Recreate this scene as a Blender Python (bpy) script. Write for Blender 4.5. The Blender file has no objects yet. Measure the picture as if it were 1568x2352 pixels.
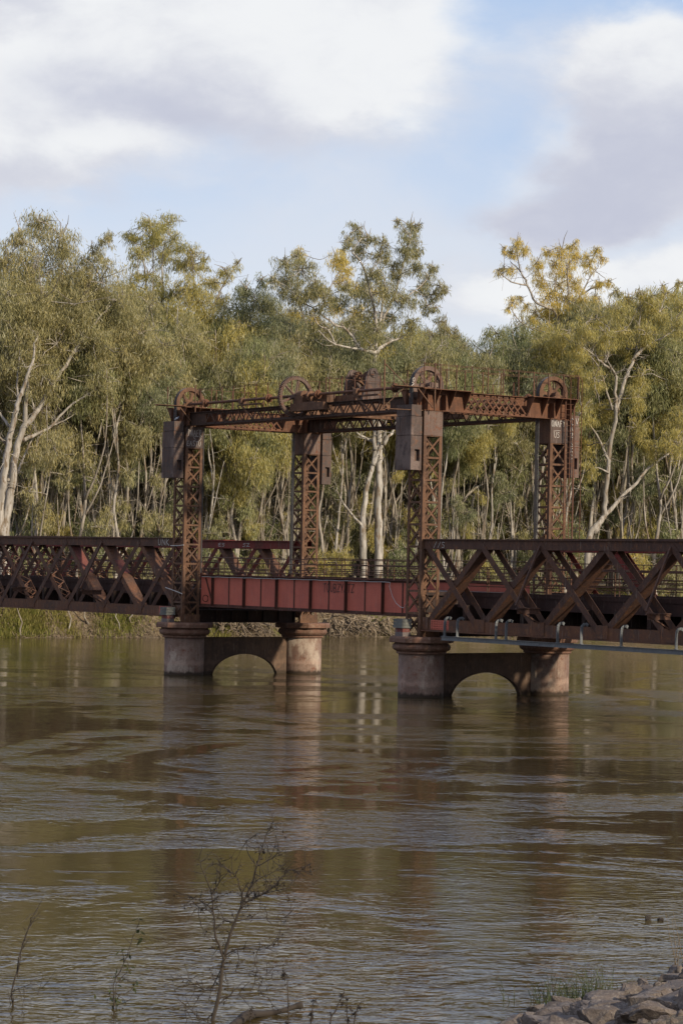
import bpy, bmesh, math, random
import numpy as np
from mathutils import Vector, Matrix
random.seed(7); rng = np.random.default_rng(7)
S = bpy.context.scene
col = S.collection
PI = math.pi

# ------------------------------------------------------------------ camera
CAM = np.array([124.6128, -78.0663, 7.0071])
CR = np.array([0.58495264, 0.81080829, 0.02050175])
CU = np.array([0.00591952, -0.0295447, 0.99954593])
CF = np.array([-0.81104585, 0.58456567, 0.02208184])
FP = 5450.0                      # focal length in units of a picture 1568 wide, 2352 high
cd = bpy.data.cameras.new("camera"); cam = bpy.data.objects.new("camera", cd); col.objects.link(cam)
cd.sensor_fit = 'HORIZONTAL'; cd.sensor_width = 24.0; cd.lens = FP / 1568 * 24.0
cd.clip_start = 0.5; cd.clip_end = 6000
M = Matrix.Identity(4)
for i in range(3):
    M[i][0] = CR[i]; M[i][1] = CU[i]; M[i][2] = -CF[i]; M[i][3] = CAM[i]
cam.matrix_world = M
S.camera = cam

def ray(x, y):
    return CF + (x - 784) / FP * CR - (y - 1176) / FP * CU
def at(x, y, ax, v):             # where the line of sight through a picture point meets a world plane
    d = ray(x, y); t = (v - CAM[ax]) / d[ax]; return CAM + t * d
def atd(x, y, D):
    return CAM + ray(x, y) * D

# ------------------------------------------------------------------ light
SUN = Vector((0.86, 0.22, 0.40)).normalized()
sl = bpy.data.lights.new("sun", 'SUN'); so = bpy.data.objects.new("sun", sl); col.objects.link(so)
sl.energy = 4.7; sl.angle = math.radians(2.5); sl.color = (1.0, 0.84, 0.62)
so.rotation_euler = SUN.to_track_quat('Z', 'Y').to_euler()
S.view_settings.view_transform = 'Standard'; S.view_settings.look = 'None'
S.view_settings.exposure = 0.0; S.view_settings.gamma = 1.0

class NT:
    def __init__(s, t): s.t = t; s.n = t.nodes; s.l = t.links
    def new(s, typ, **kw):
        n = s.n.new(typ)
        for k, v in kw.items():
            if k.startswith('i_'):
                key = k[2:]; key = int(key) if key.isdigit() else key.replace('_', ' ')
                s.set(n.inputs[key], v)
            else: setattr(n, k, v)
        return n
    def set(s, sock, v):
        if isinstance(v, bpy.types.NodeSocket): s.l.new(v, sock)
        elif isinstance(v, bpy.types.Node): s.l.new(v.outputs[0], sock)
        else:
            if hasattr(sock.default_value, '__len__') and len(sock.default_value) == 4 and len(v) == 3: v = (*v, 1)
            sock.default_value = v
    def math(s, op, a, b=None, c=None, clamp=False):
        n = s.n.new('ShaderNodeMath'); n.operation = op; n.use_clamp = clamp
        s.set(n.inputs[0], a)
        if b is not None: s.set(n.inputs[1], b)
        if c is not None: s.set(n.inputs[2], c)
        return n.outputs[0]
    def mix(s, f, a, b, blend='MIX'):
        n = s.n.new('ShaderNodeMix'); n.data_type = 'RGBA'; n.blend_type = blend
        s.set(n.inputs[0], f); s.set(n.inputs[6], a); s.set(n.inputs[7], b); return n.outputs[2]
    def ramp(s, f, a, b, smooth=True):
        n = s.n.new('ShaderNodeMapRange'); n.interpolation_type = 'SMOOTHSTEP' if smooth else 'LINEAR'
        s.set(n.inputs[0], f); s.set(n.inputs[1], a); s.set(n.inputs[2], b); return n.outputs[0]
    def noise(s, vec, scale, detail=4, rough=.55, dist=0., dim='3D'):
        n = s.n.new('ShaderNodeTexNoise'); n.noise_dimensions = dim
        if vec is not None: s.set(n.inputs['Vector'], vec)
        n.inputs['Scale'].default_value = scale; n.inputs['Detail'].default_value = detail
        n.inputs['Roughness'].default_value = rough; n.inputs['Distortion'].default_value = dist
        return n.outputs[0]
    def mapping(s, vec, scale=(1,1,1), rot=(0,0,0), loc=(0,0,0)):
        n = s.n.new('ShaderNodeMapping'); s.set(n.inputs[0], vec)
        n.inputs[1].default_value = loc; n.inputs[2].default_value = rot; n.inputs[3].default_value = scale
        return n.outputs[0]

# sky: Nishita air with a procedural cloud layer
W = bpy.data.worlds.new("World"); S.world = W; W.use_nodes = True
t = NT(W.node_tree); t.n.clear()
out = t.new('ShaderNodeOutputWorld')
sky = t.new('ShaderNodeTexSky'); sky.sky_type = 'NISHITA'; sky.sun_disc = False
sky.sun_elevation = math.asin(SUN.z); sky.sun_rotation = math.atan2(SUN.x, SUN.y)
sky.air_density = 1.0; sky.dust_density = 1.0; sky.ozone_density = 1.4
gen = t.new('ShaderNodeTexCoord').outputs['Generated']
def dotc(v):
    n = t.new('ShaderNodeVectorMath', operation='DOT_PRODUCT'); t.set(n.inputs[0], gen); n.inputs[1].default_value = v
    return n.outputs['Value']
hr = Vector((CR[0], CR[1], 0)).normalized(); hf = Vector((CF[0], CF[1], 0)).normalized()
du, dv, dw = dotc(hr), dotc((0, 0, 1)), dotc(hf)
cx = t.new('ShaderNodeCombineXYZ'); t.set(cx.inputs[0], du); t.set(cx.inputs[1], dv); t.set(cx.inputs[2], dw)
q = t.mapping(cx.outputs[0], scale=(6, 10.5, 6))
wn = t.new('ShaderNodeTexNoise'); t.set(wn.inputs['Vector'], q); wn.inputs['Scale'].default_value = 1.1; wn.inputs['Detail'].default_value = 3
warp = t.new('ShaderNodeVectorMath', operation='SCALE'); t.set(warp.inputs[0], wn.outputs['Color']); warp.inputs['Scale'].default_value = .5
qq = t.new('ShaderNodeVectorMath', operation='ADD'); t.set(qq.inputs[0], q); t.set(qq.inputs[1], warp.outputs[0])
n1 = t.noise(qq.outputs[0], 1.5, 9, .56)
n2 = t.noise(qq.outputs[0], 3.4, 9, .58)
# wobble the lobes' coordinates so that no cloud edge is an ellipse
wob = t.new('ShaderNodeTexNoise'); t.set(wob.inputs['Vector'], q); wob.inputs['Scale'].default_value = 2.6; wob.inputs['Detail'].default_value = 9; wob.inputs['Roughness'].default_value = .55
ws = t.new('ShaderNodeSeparateColor'); t.set(ws.inputs[0], wob.outputs['Color'])
uu = t.math('ADD', du, t.math('MULTIPLY', t.math('SUBTRACT', ws.outputs[0], .5), .075))
vv = t.math('ADD', dv, t.math('MULTIPLY', t.math('SUBTRACT', ws.outputs[1], .5), .05))
def lobe(px, py, rx, ry):        # soft lobe of cloud round a compass direction and elevation
    a = t.math('DIVIDE', t.math('SUBTRACT', uu, (px - 784) / FP), rx / FP)
    b = t.math('DIVIDE', t.math('SUBTRACT', vv, (1296 - py) / FP), ry / FP)
    r2 = t.math('ADD', t.math('MULTIPLY', a, a), t.math('MULTIPLY', b, b))
    return t.math('EXPONENT', t.math('MULTIPLY', r2, -1.0))
def total(ls):
    s_ = ls[0]
    for l in ls[1:]: s_ = t.math('ADD', s_, l)
    return s_
body = total([lobe(*a) for a in ((200, 170, 430, 230), (760, 170, 260, 160), (40, 400, 270, 90), (1340, 420, 260, 100), (1500, 300, 220, 130), (1430, 150, 200, 90), (1500, 640, 220, 60), (1180, 690, 220, 60),
                                 (560, 20, 420, 130), (1250, 505, 210, 50), (1640, 380, 160, 160), (-700, 200, 700, 260), (2700, 300, 700, 260), (-900, -1500, 900, 200), (2900, -1900, 900, 260))])
mask = t.ramp(t.math('ADD', body, t.math('MULTIPLY', t.math('SUBTRACT', n1, .5), 1.0)), .12, .95)
bright = total([lobe(*a) for a in ((600, 90, 330, 130), (110, 20, 170, 60), (50, 200, 150, 80), (200, 350, 210, 60), (800, 230, 190, 70), (1270, 300, 80, 70), (1120, 370, 70, 60),
                                   (1420, 130, 230, 90), (1500, 640, 230, 80), (980, 60, 150, 90), (60, 600, 300, 60), (-700, 300, 700, 200), (1180, 690, 250, 80), (900, -700, 2000, 300))])
shade = t.ramp(t.math('ADD', t.math('MULTIPLY', bright, .8), t.math('MULTIPLY', t.math('SUBTRACT', n2, .43), 1.7)), -.05, 1.05)
dark = total([lobe(*a) for a in ((1360, 420, 240, 85), (1280, 505, 230, 45), (300, 255, 260, 60), (1500, 330, 200, 60))])
ccol = t.mix(shade, (.64, .66, .745), (.88, .895, .915))
ccol = t.mix(t.math('MULTIPLY', t.math('MINIMUM', dark, 1.), .5), ccol, (.47, .50, .64))
low = t.ramp(dv, .16, .0)
skyc = t.mix(1.0, sky.outputs[0], (.085, .078, .086), 'MULTIPLY')
clear = t.mix(t.ramp(dv, .215, .075), (.53, .69, .95), (.87, .91, .97))
clear = t.mix(t.math('MULTIPLY', t.ramp(n1, .35, .75), .8), clear, (.82, .86, .94))
clear = t.mix(t.ramp(dv, .24, .5), clear, (.40, .56, 1.0))
clear = t.mix(.8, skyc, clear)
fin = t.mix(t.math('MULTIPLY', mask, t.ramp(dv, .02, .1)), clear, ccol)
# the part of the sky behind the photographer is a plain mean of sky and cloud
fin = t.mix(t.ramp(dw, .1, .6), (.55, .58, .68), fin)
bg = t.new('ShaderNodeBackground'); t.set(bg.inputs[0], fin); bg.inputs[1].default_value = 1.0
t.l.new(bg.outputs[0], out.inputs[0])

# ------------------------------------------------------------------ materials
def mat(name):
    m = bpy.data.materials.new(name); m.use_nodes = True; tt = NT(m.node_tree)
    b = m.node_tree.nodes['Principled BSDF']; return m, tt, b
def pos(tt): return tt.new('ShaderNodeNewGeometry').outputs['Position']
def rust(name, c1, c2, c3=None, rough=.75, streak=.5, bump=.01, patch=None, pcol=None, wet=False, drip=.35):
    m, tt, b = mat(name); p = pos(tt)
    base = tt.mix(tt.ramp(tt.noise(p, 1.1, 6, .65), .36, .66), c1, c2)
    if c3: base = tt.mix(tt.ramp(tt.noise(p, 3.7, 5, .7), .52, .66), base, c3)
    st = tt.noise(tt.mapping(p, scale=(7, 7, .6)), 1.0, 4, .6)
    base = tt.mix(tt.math('MULTIPLY', tt.ramp(st, .45, .75), streak), base, tuple(x * .42 for x in c1))
    if drip:
        dn = tt.noise(tt.mapping(p, scale=(11, 11, .9), loc=(4, 4, 4)), 1., 3, .6)
        base = tt.mix(tt.math('MULTIPLY', tt.ramp(dn, .60, .72), drip), base, (.30, .26, .23))
    if pcol: base = tt.mix(tt.ramp(tt.noise(tt.mapping(p, scale=(1, 1, .6)), patch, 5, .65), .53, .64), base, pcol)
    if wet:
        sz = tt.new('ShaderNodeSeparateXYZ'); tt.set(sz.inputs[0], p)
        lv = tt.math('ADD', sz.outputs[2], tt.math('MULTIPLY', tt.math('SUBTRACT', tt.noise(tt.mapping(p, scale=(2, 2, .5)), 1.5, 4), .5), .5))
        base = tt.mix(tt.ramp(lv, .30, .10), base, (.05, .036, .026)); base = tt.mix(tt.math('MULTIPLY', tt.math('MULTIPLY', tt.ramp(lv, .55, .7), tt.ramp(lv, 1.0, .75)), .4), base, tuple(min(.5, x*1.6) for x in c1))
    f = tt.noise(p, 26, 4, .7)
    base = tt.mix(tt.ramp(f, .3, .75), tt.mix(1., base, (.72, .72, .72), 'MULTIPLY'), tt.mix(1., base, (1.25, 1.22, 1.2), 'MULTIPLY'))
    tt.set(b.inputs['Base Color'], base); b.inputs['Roughness'].default_value = rough; b.inputs['Specular IOR Level'].default_value = .25
    bn = tt.new('ShaderNodeBump'); bn.inputs['Strength'].default_value = .6; bn.inputs['Distance'].default_value = bump
    tt.set(bn.inputs['Height'], tt.noise(p, 14, 5, .7)); tt.set(b.inputs['Normal'], bn.outputs[0])
    return m
MT = {}
MT['tower'] = rust('rusty_tower_steel', (.145, .078, .047), (.09, .053, .038), (.19, .105, .065))
MT['gantry'] = rust('rusty_gantry_steel', (.145, .066, .038), (.085, .044, .03), (.19, .09, .052))
MT['gshade'] = rust('shaded_girder_steel', (.06, .033, .024), (.038, .025, .02), (.10, .048, .03))  # gantry steel with the near side's shade put into the colour
MT['rail'] = rust('rusty_rail_steel', (.14, .066, .042), (.085, .045, .034))
MT['truss'] = rust('brown_truss_steel', (.105, .056, .040), (.072, .043, .036), (.15, .07, .038), streak=.5)
MT['trussfoot'] = rust('rusty_chord_steel', (.145, .070, .042), (.09, .056, .045), (.185, .09, .047), streak=.35)
MT['trussred'] = rust('faded_red_truss_paint', (.19, .035, .03), (.12, .04, .032), (.15, .05, .03), streak=.4)
MT['plate'] = rust('purple_brown_plate', (.11, .080, .071), (.080, .064, .062), (.14, .075, .052), streak=.7, bump=.004, patch=.9, pcol=(.17, .13, .118))
MT['grate'] = rust('grey_brown_plate', (.16, .115, .098), (.13, .088, .075), (.15, .065, .04), streak=.4, bump=.004)
MT['red'] = rust('red_girder_paint', (.50, .135, .095), (.42, .115, .085), None, rough=.6, streak=.22, bump=.003)
MT['redrib'] = rust('dark_girder_rib', (.07, .03, .024), (.10, .045, .03), (.12, .04, .03))
MT['pier'] = rust('stained_pier_iron', (.25, .18, .145), (.17, .11, .088), (.17, .08, .055), streak=.65, bump=.012, patch=.6, pcol=(.36, .30, .25), wet=True)
MT['cap'] = rust('rusty_pier_cap', (.19, .105, .075), (.13, .078, .058), (.24, .165, .125), streak=.6)
MT['web'] = rust('dark_pier_web', (.12, .08, .058), (.085, .058, .045), (.15, .095, .065), streak=.5, wet=True)
MT['band'] = rust('dark_red_deck_band', (.07, .040, .036), (.052, .033, .032), None, streak=.3)
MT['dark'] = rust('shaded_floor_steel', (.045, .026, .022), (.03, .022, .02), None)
MT['zinc'] = rust('galvanised_steel', (.15, .165, .18), (.12, .135, .15), (.18, .195, .21), rough=.5, streak=.15, bump=.002)
MT['rope'] = rust('wire_rope', (.12, .125, .13), (.09, .09, .095), None)
MT['timber'] = rust('weathered_timber', (.16, .17, .165), (.10, .11, .11), (.20, .20, .19), streak=.5)
MT['brickr'] = rust('painted_red_block', (.18, .055, .05), (.12, .05, .045), (.25, .2, .2), streak=.3)
MT['brickg'] = rust('grey_block', (.17, .15, .15), (.13, .11, .11), (.2, .18, .18), streak=.3)
def flat(name, c, rough=.6):
    m, tt, b = mat(name); f = tt.noise(pos(tt), 30, 3)
    tt.set(b.inputs['Base Color'], tt.mix(f, tuple(x * .7 for x in c), tuple(min(1, x * 1.2) for x in c))); b.inputs['Roughness'].default_value = rough
    return m
MT['wspray'] = flat('white_spray_paint', (.5, .48, .46)); MT['kspray'] = flat('black_spray_paint', (.035, .022, .022)); MT['yspray'] = flat('yellow_spray_paint', (.5, .36, .14))
MT['white'] = flat('white_cable_sheath', (.45, .45, .45)); MT['plank'] = flat('bleached_plank', (.26, .21, .17), .85)
MT['feather'] = flat('grey_feathers', (.22, .26, .34), .8)

def bark(name, c1, c2, c3):
    m, tt, b = mat(name); p = tt.new('ShaderNodeTexCoord').outputs['Object']
    st = tt.noise(tt.mapping(p, scale=(3.2, 3.2, .42)), 1., 5, .65)
    base = tt.mix(tt.ramp(st, .42, .56), c1, c2)
    base = tt.mix(tt.ramp(tt.noise(tt.mapping(p, scale=(1.9, 1.9, .55)), 1.3, 5, .65), .53, .60), base, c3)
    rnd = tt.new('ShaderNodeObjectInfo').outputs['Random']
    base = tt.mix(tt.math('MULTIPLY', rnd, .45), base, c3)
    tt.set(b.inputs['Base Color'], base); b.inputs['Roughness'].default_value = .85
    return m
MT['bark'] = bark('pale_gum_bark', (.43, .405, .375), (.25, .235, .21), (.18, .14, .10))
MT['barkb'] = bark('grey_gum_bark', (.38, .355, .31), (.22, .195, .165), (.15, .115, .08))
MT['barkd'] = bark('dark_twig_bark', (.048, .038, .03), (.034, .027, .022), (.045, .034, .027))
def leafmat(name, c1, c2, c3, tr=.35):
    m, tt, b = mat(name); m.node_tree.nodes.remove(b)
    p = tt.new('ShaderNodeTexCoord').outputs['Object']
    rnd = tt.new('ShaderNodeObjectInfo').outputs['Random']
    base = tt.mix(tt.ramp(tt.noise(p, .28, 3, .6), .35, .65), c1, c2)
    base = tt.mix(tt.ramp(tt.noise(p, 5., 2, .6), .5, .68), base, c3)
    base = tt.mix(1., base, tt.mix(rnd, (.85, .88, .85), (1.1, 1.06, 1.0)), 'MULTIPLY')
    isl = tt.new('ShaderNodeNewGeometry').outputs['Random Per Island']      # every blade has its own shade, a few are bleached
    base = tt.mix(1., base, tt.mix(isl, (.6, .65, .65), (1.55, 1.5, 1.4)), 'MULTIPLY')
    base = tt.mix(tt.math('MULTIPLY', tt.math('GREATER_THAN', isl, .84), .6), base, tuple(min(.55, x*2.2+.05) for x in c2))
    d = tt.new('ShaderNodeBsdfDiffuse'); tr_ = tt.new('ShaderNodeBsdfTranslucent')
    tt.set(d.inputs[0], base); tt.set(tr_.inputs[0], base)
    mx = tt.new('ShaderNodeMixShader'); mx.inputs[0].default_value = tr
    tt.l.new(d.outputs[0], mx.inputs[1]); tt.l.new(tr_.outputs[0], mx.inputs[2])
    tt.l.new(mx.outputs[0], m.node_tree.nodes['Material Output'].inputs[0])
    return m
MT['leaf'] = leafmat('olive_gum_leaves', (.32, .30, .16), (.37, .33, .17), (.23, .24, .135))
MT['leafg'] = leafmat('green_gum_leaves', (.25, .275, .15), (.32, .31, .155), (.19, .21, .125))
MT['leafb'] = leafmat('grey_green_gum_leaves', (.25, .27, .17), (.30, .295, .17), (.19, .215, .145))
MT['leafy'] = leafmat('sunlit_gold_gum_leaves', (.74, .59, .18), (.64, .51, .16), (.40, .37, .13), .5)  # direct sun on these crowns is put into the leaf colour
MT['leafm'] = leafmat('sunlit_green_gum_leaves', (.54, .46, .17), (.44, .39, .16), (.30, .30, .14), .45)  # yellow tone carries warm sunlight put into the leaf colour
MT['grassg'] = leafmat('bank_grass', (.16, .18, .05), (.17, .16, .055), (.24, .20, .08))
MT['grassd'] = leafmat('tuft_grass', (.08, .095, .045), (.06, .075, .035), (.13, .12, .07))
MT['litter'] = flat('dry_sticks', (.17, .13, .09), .9); MT['primer'] = rust('faded_red_primer', (.20, .07, .058), (.16, .06, .05), None); MT['deadleaf'] = flat('dark_dead_leaves', (.035, .027, .022), .9)
MT['root'] = bark('bleached_roots', (.30, .245, .18), (.15, .115, .08), (.08, .06, .045))
def stone(name, c1, c2, c3):
    m, tt, b = mat(name); p = pos(tt)
    base = tt.mix(tt.ramp(tt.noise(p, 2.4, 6, .7), .38, .62), c1, c2)
    base = tt.mix(tt.ramp(tt.noise(p, 9, 5, .75), .5, .64), base, c3)
    base = tt.mix(tt.ramp(tt.noise(p, 60, 3, .7), .3, .8), tt.mix(1., base, (.6, .6, .6), 'MULTIPLY'), tt.mix(1., base, (1.3, 1.3, 1.3), 'MULTIPLY'))
    tt.set(b.inputs['Base Color'], base); b.inputs['Roughness'].default_value = .9
    bn = tt.new('ShaderNodeBump'); bn.inputs['Strength'].default_value = .9; bn.inputs['Distance'].default_value = .03
    tt.set(bn.inputs['Height'], tt.noise(p, 12, 6, .75)); tt.set(b.inputs['Normal'], bn.outputs[0]); return m
MT['rock'] = stone('grey_brown_rock', (.16, .13, .113), (.095, .076, .066), (.21, .18, .155))
MT['rockd'] = stone('wet_dark_rock', (.05, .04, .034), (.035, .03, .026), (.08, .065, .055))
MT['rockp'] = stone('pale_rock', (.21, .175, .15), (.15, .12, .10), (.25, .21, .18))

# ground material: damp tan clay, leaf litter, green patches away from the river's edge
m, tt, b = mat('bank_soil'); p = pos(tt)
g = tt.mix(tt.ramp(tt.noise(p, .35, 6, .7), .38, .6), (.20, .145, .085), (.115, .085, .055))
g = tt.mix(tt.ramp(tt.noise(p, 2.8, 5, .75), .45, .62), g, (.27, .215, .135))
g = tt.mix(tt.ramp(tt.noise(p, .16, 4, .6), .5, .62), g, (.125, .12, .03))
g = tt.mix(tt.ramp(tt.noise(p, 11, 3, .7), .35, .7), tt.mix(1., g, (.55, .55, .55), 'MULTIPLY'), tt.mix(1., g, (1.2, 1.2, 1.2), 'MULTIPLY'))
tt.set(b.inputs['Base Color'], g); b.inputs['Roughness'].default_value = .95
bn = tt.new('ShaderNodeBump'); bn.inputs['Strength'].default_value = 1.; bn.inputs['Distance'].default_value = .2
tt.set(bn.inputs['Height'], tt.noise(p, 3.5, 6, .75)); tt.set(b.inputs['Normal'], bn.outputs[0]); MT['soil'] = m

# water: muddy river with calm sheets and wind-ruffled patches drawn out by the current
m, tt, b = mat('river_water'); p = pos(tt)
ang = math.atan2(CR[1], CR[0])
pr_ = tt.mapping(p, rot=(0, 0, -ang))
patch = tt.noise(tt.mapping(pr_, scale=(.05, .05, 1), loc=(3.1, 1.7, 0), rot=(0, 0, .35)), 1., 6, .62, 2.2)
patch2 = tt.noise(tt.mapping(pr_, scale=(.2, .26, 1), loc=(7.1, 4.2, 0), rot=(0, 0, .3)), 1., 4, .6, 1.)
k = tt.ramp(tt.math('ADD', tt.math('MULTIPLY', patch, .72), tt.math('MULTIPLY', patch2, .28)), .475, .55)
sep = tt.new('ShaderNodeSeparateXYZ'); tt.set(sep.inputs[0], p)
near = tt.ramp(sep.outputs[0], 78., 96.)          # the lee of the near bank is ruffled throughout
pb = tt.ramp(tt.noise(tt.mapping(pr_, scale=(.12, .16, 1), loc=(5, 5, 0)), 1., 4, .6, 1.4), .36, .58)
k = tt.math('MULTIPLY', k, tt.math('SUBTRACT', 1., tt.math('MULTIPLY', near, .55)))
k = tt.math('MAXIMUM', k, tt.math('MULTIPLY', near, tt.math('ADD', tt.math('MULTIPLY', pb, .34), .10)))
far = tt.ramp(sep.outputs[0], 10., -35.)
k = tt.math('MULTIPLY', k, tt.math('SUBTRACT', 1., tt.math('MULTIPLY', far, .6)))
rip = tt.noise(tt.mapping(pr_, scale=(1.9, 3.3, 1)), 1.05, 2.5, .5, .8)
rip2 = tt.noise(tt.mapping(pr_, scale=(1.6, 3.2, 1)), 2.4, 1.5, .5, .3)
swell = tt.noise(tt.mapping(pr_, scale=(.3, .5, 1)), 1., 3, .5, .5)
fin2 = tt.ramp(tt.noise(tt.mapping(pr_, scale=(.6, .8, 1), loc=(9, 2, 0)), 1., 4, .6, .6), .38, .62)
h = tt.math('ADD', tt.math("MULTIPLY", rip, .078), tt.math('MULTIPLY', tt.math('MULTIPLY', rip2, .013), fin2))
h = tt.math('MULTIPLY', h, tt.math('ADD', tt.math('MULTIPLY', tt.math('MULTIPLY', k, tt.math('ADD', tt.math('MULTIPLY', fin2, .6), .4)), .95), .07))
h = tt.math('ADD', h, tt.math('MULTIPLY', swell, .014))
bn = tt.new('ShaderNodeBump'); bn.inputs['Strength'].default_value = 1.; bn.inputs['Distance'].default_value = 1.
tt.set(bn.inputs['Height'], h); tt.set(b.inputs['Normal'], bn.outputs[0])
mud = tt.mix(tt.ramp(tt.noise(tt.mapping(pr_, scale=(.03, .08, 1)), 1., 3, .5), .35, .65), (.052, .037, .015), (.072, .055, .021))
tt.set(b.inputs['Base Color'], mud); b.inputs['Roughness'].default_value = .07; b.inputs['IOR'].default_value = 1.333
MT['water'] = m

# ------------------------------------------------------------------ mesh helpers
class MB:
    def __init__(s): s.v = []; s.f = []
    def poly(s, pts, faces):
        o = len(s.v); s.v += [tuple(p) for p in pts]; s.f += [tuple(i + o for i in f) for f in faces]
    def box(s, x0, x1, y0, y1, z0, z1):
        s.poly([(x0,y0,z0),(x1,y0,z0),(x1,y1,z0),(x0,y1,z0),(x0,y0,z1),(x1,y0,z1),(x1,y1,z1),(x0,y1,z1)],
               [(0,3,2,1),(4,5,6,7),(0,1,5,4),(1,2,6,5),(2,3,7,6),(3,0,4,7)])
    def bar(s, a, b, w, h, side=(0, 1, 0)):     # flat bar: w along side, h across
        a = Vector(a); b = Vector(b); d = (b - a).normalized(); sd = Vector(side)
        sd = (sd - d * sd.dot(d)).normalized(); n = d.cross(sd)
        P = []
        for e in (a, b):
            for i, j in ((-1,-1),(1,-1),(1,1),(-1,1)): P.append(e + sd * (w/2*i) + n * (h/2*j))
        s.poly(P, [(0,1,2,3),(7,6,5,4),(0,4,5,1),(1,5,6,2),(2,6,7,3),(3,7,4,0)])
    def tube(s, pts, r, n=8, cap=True):
        pts = [Vector(p) for p in pts]
        if not hasattr(r, '__len__'): r = [r] * len(pts)
        o = len(s.v); u = None
        for i, p in enumerate(pts):
            d = (pts[min(i+1, len(pts)-1)] - pts[max(i-1, 0)]).normalized()
            if u is None: u = d.orthogonal().normalized()
            u = (u - d * u.dot(d)); u = u.normalized() if u.length > 1e-6 else d.orthogonal().normalized()
            w = d.cross(u)
            for k in range(n):
                a = 2*PI*k/n; s.v.append(tuple(p + (u*math.cos(a) + w*math.sin(a)) * r[i]))
        for i in range(len(pts)-1):
            for k in range(n):
                k2 = (k+1) % n; s.f.append((o+i*n+k, o+i*n+k2, o+(i+1)*n+k2, o+(i+1)*n+k))
        if cap:
            s.f.append(tuple(o+k for k in reversed(range(n)))); s.f.append(tuple(o+(len(pts)-1)*n+k for k in range(n)))
    def lathe(s, c, prof, n=48, a0=0.):
        o = len(s.v); m_ = len(prof)
        for (r, z) in prof:
            for k in range(n):
                a = a0 + 2*PI*k/n; s.v.append((c[0]+r*math.cos(a), c[1]+r*math.sin(a), c[2]+z))
        for i in range(m_-1):
            for k in range(n):
                k2 = (k+1) % n; s.f.append((o+i*n+k, o+i*n+k2, o+(i+1)*n+k2, o+(i+1)*n+k))
        s.f.append(tuple(o+k for k in reversed(range(n)))); s.f.append(tuple(o+(m_-1)*n+k for k in range(n)))
    def rivet(s, p, nrm, r=.022):
        p = Vector(p); n = Vector(nrm).normalized(); u = n.orthogonal().normalized(); w = n.cross(u)
        s.poly([p+u*r, p+w*r, p-u*r, p-w*r, p+n*r*.9], [(0,1,4),(1,2,4),(2,3,4),(3,0,4)])
    def ring(s, c, r0, r1, x0, x1, n=48, a0=0., a1=2*PI):   # flat ring with its axle along X
        full = abs(a1 - a0 - 2*PI) < 1e-6; m_ = n if full else n+1
        o = len(s.v)
        for k in range(m_):
            a = a0 + (a1-a0)*k/n
            for x, r in ((x0,r0),(x1,r0),(x1,r1),(x0,r1)): s.v.append((c[0]+x, c[1]+r*math.cos(a), c[2]+r*math.sin(a)))
        for k in range(n):
            k2 = (k+1) % m_
            for j in range(4):
                j2 = (j+1) % 4; s.f.append((o+k*4+j, o+k*4+j2, o+k2*4+j2, o+k2*4+j))
        if not full:
            s.f.append((o, o+1, o+2, o+3)); s.f.append(tuple(o+(m_-1)*4+j for j in (3,2,1,0)))
    def build(s, name, m, parent=None, smooth=False):
        me = bpy.data.meshes.new(name)
        off = Vector((0,0,0))
        if parent is not None:
            rt = parent
            while rt.parent: rt = rt.parent
            off = rt.location
        me.from_pydata([(v[0]-off.x, v[1]-off.y, v[2]-off.z) for v in s.v], [], s.f)
        if smooth: me.shade_smooth()
        me.materials.append(m if not isinstance(m, str) else MT[m]); me.update()
        o = bpy.data.objects.new(name, me); col.objects.link(o); o.parent = parent
        return o
def tag(o, label=None, cat=None, group=None, kind=None):
    if label: o['label'] = label
    if cat: o['category'] = cat
    if group: o['group'] = group
    if kind: o['kind'] = kind
    return o
def thing(name, loc, label, cat, group=None):
    o = bpy.data.objects.new(name, None); o.empty_display_size = .3; col.objects.link(o); o.location = loc
    return tag(o, label, cat, group)
def center(o):       # move a one-mesh thing's origin to its lowest middle point
    me = o.data; n = len(me.vertices); a = np.empty(n*3, 'f'); me.vertices.foreach_get('co', a); a = a.reshape(-1, 3)
    c = np.array([(a[:,0].min()+a[:,0].max())/2, (a[:,1].min()+a[:,1].max())/2, a[:,2].min()])
    me.vertices.foreach_set('co', (a-c).astype('f').ravel()); me.update(); o.location = Vector(c); return o
def npmesh(name, V, quads, m, parent=None, loc=None):
    me = bpy.data.meshes.new(name); V = np.asarray(V, 'f'); q_ = np.asarray(quads, 'i')
    me.vertices.add(len(V)); me.vertices.foreach_set('co', V.ravel())
    me.loops.add(q_.size); me.loops.foreach_set('vertex_index', q_.ravel())
    me.polygons.add(len(q_)); me.polygons.foreach_set('loop_start', np.arange(0, q_.size, q_.shape[1], dtype='i'))
    me.update(calc_edges=True); me.materials.append(MT[m])
    o = bpy.data.objects.new(name, me); col.objects.link(o); o.parent = parent
    if loc is not None: o.location = loc
    return o

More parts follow.
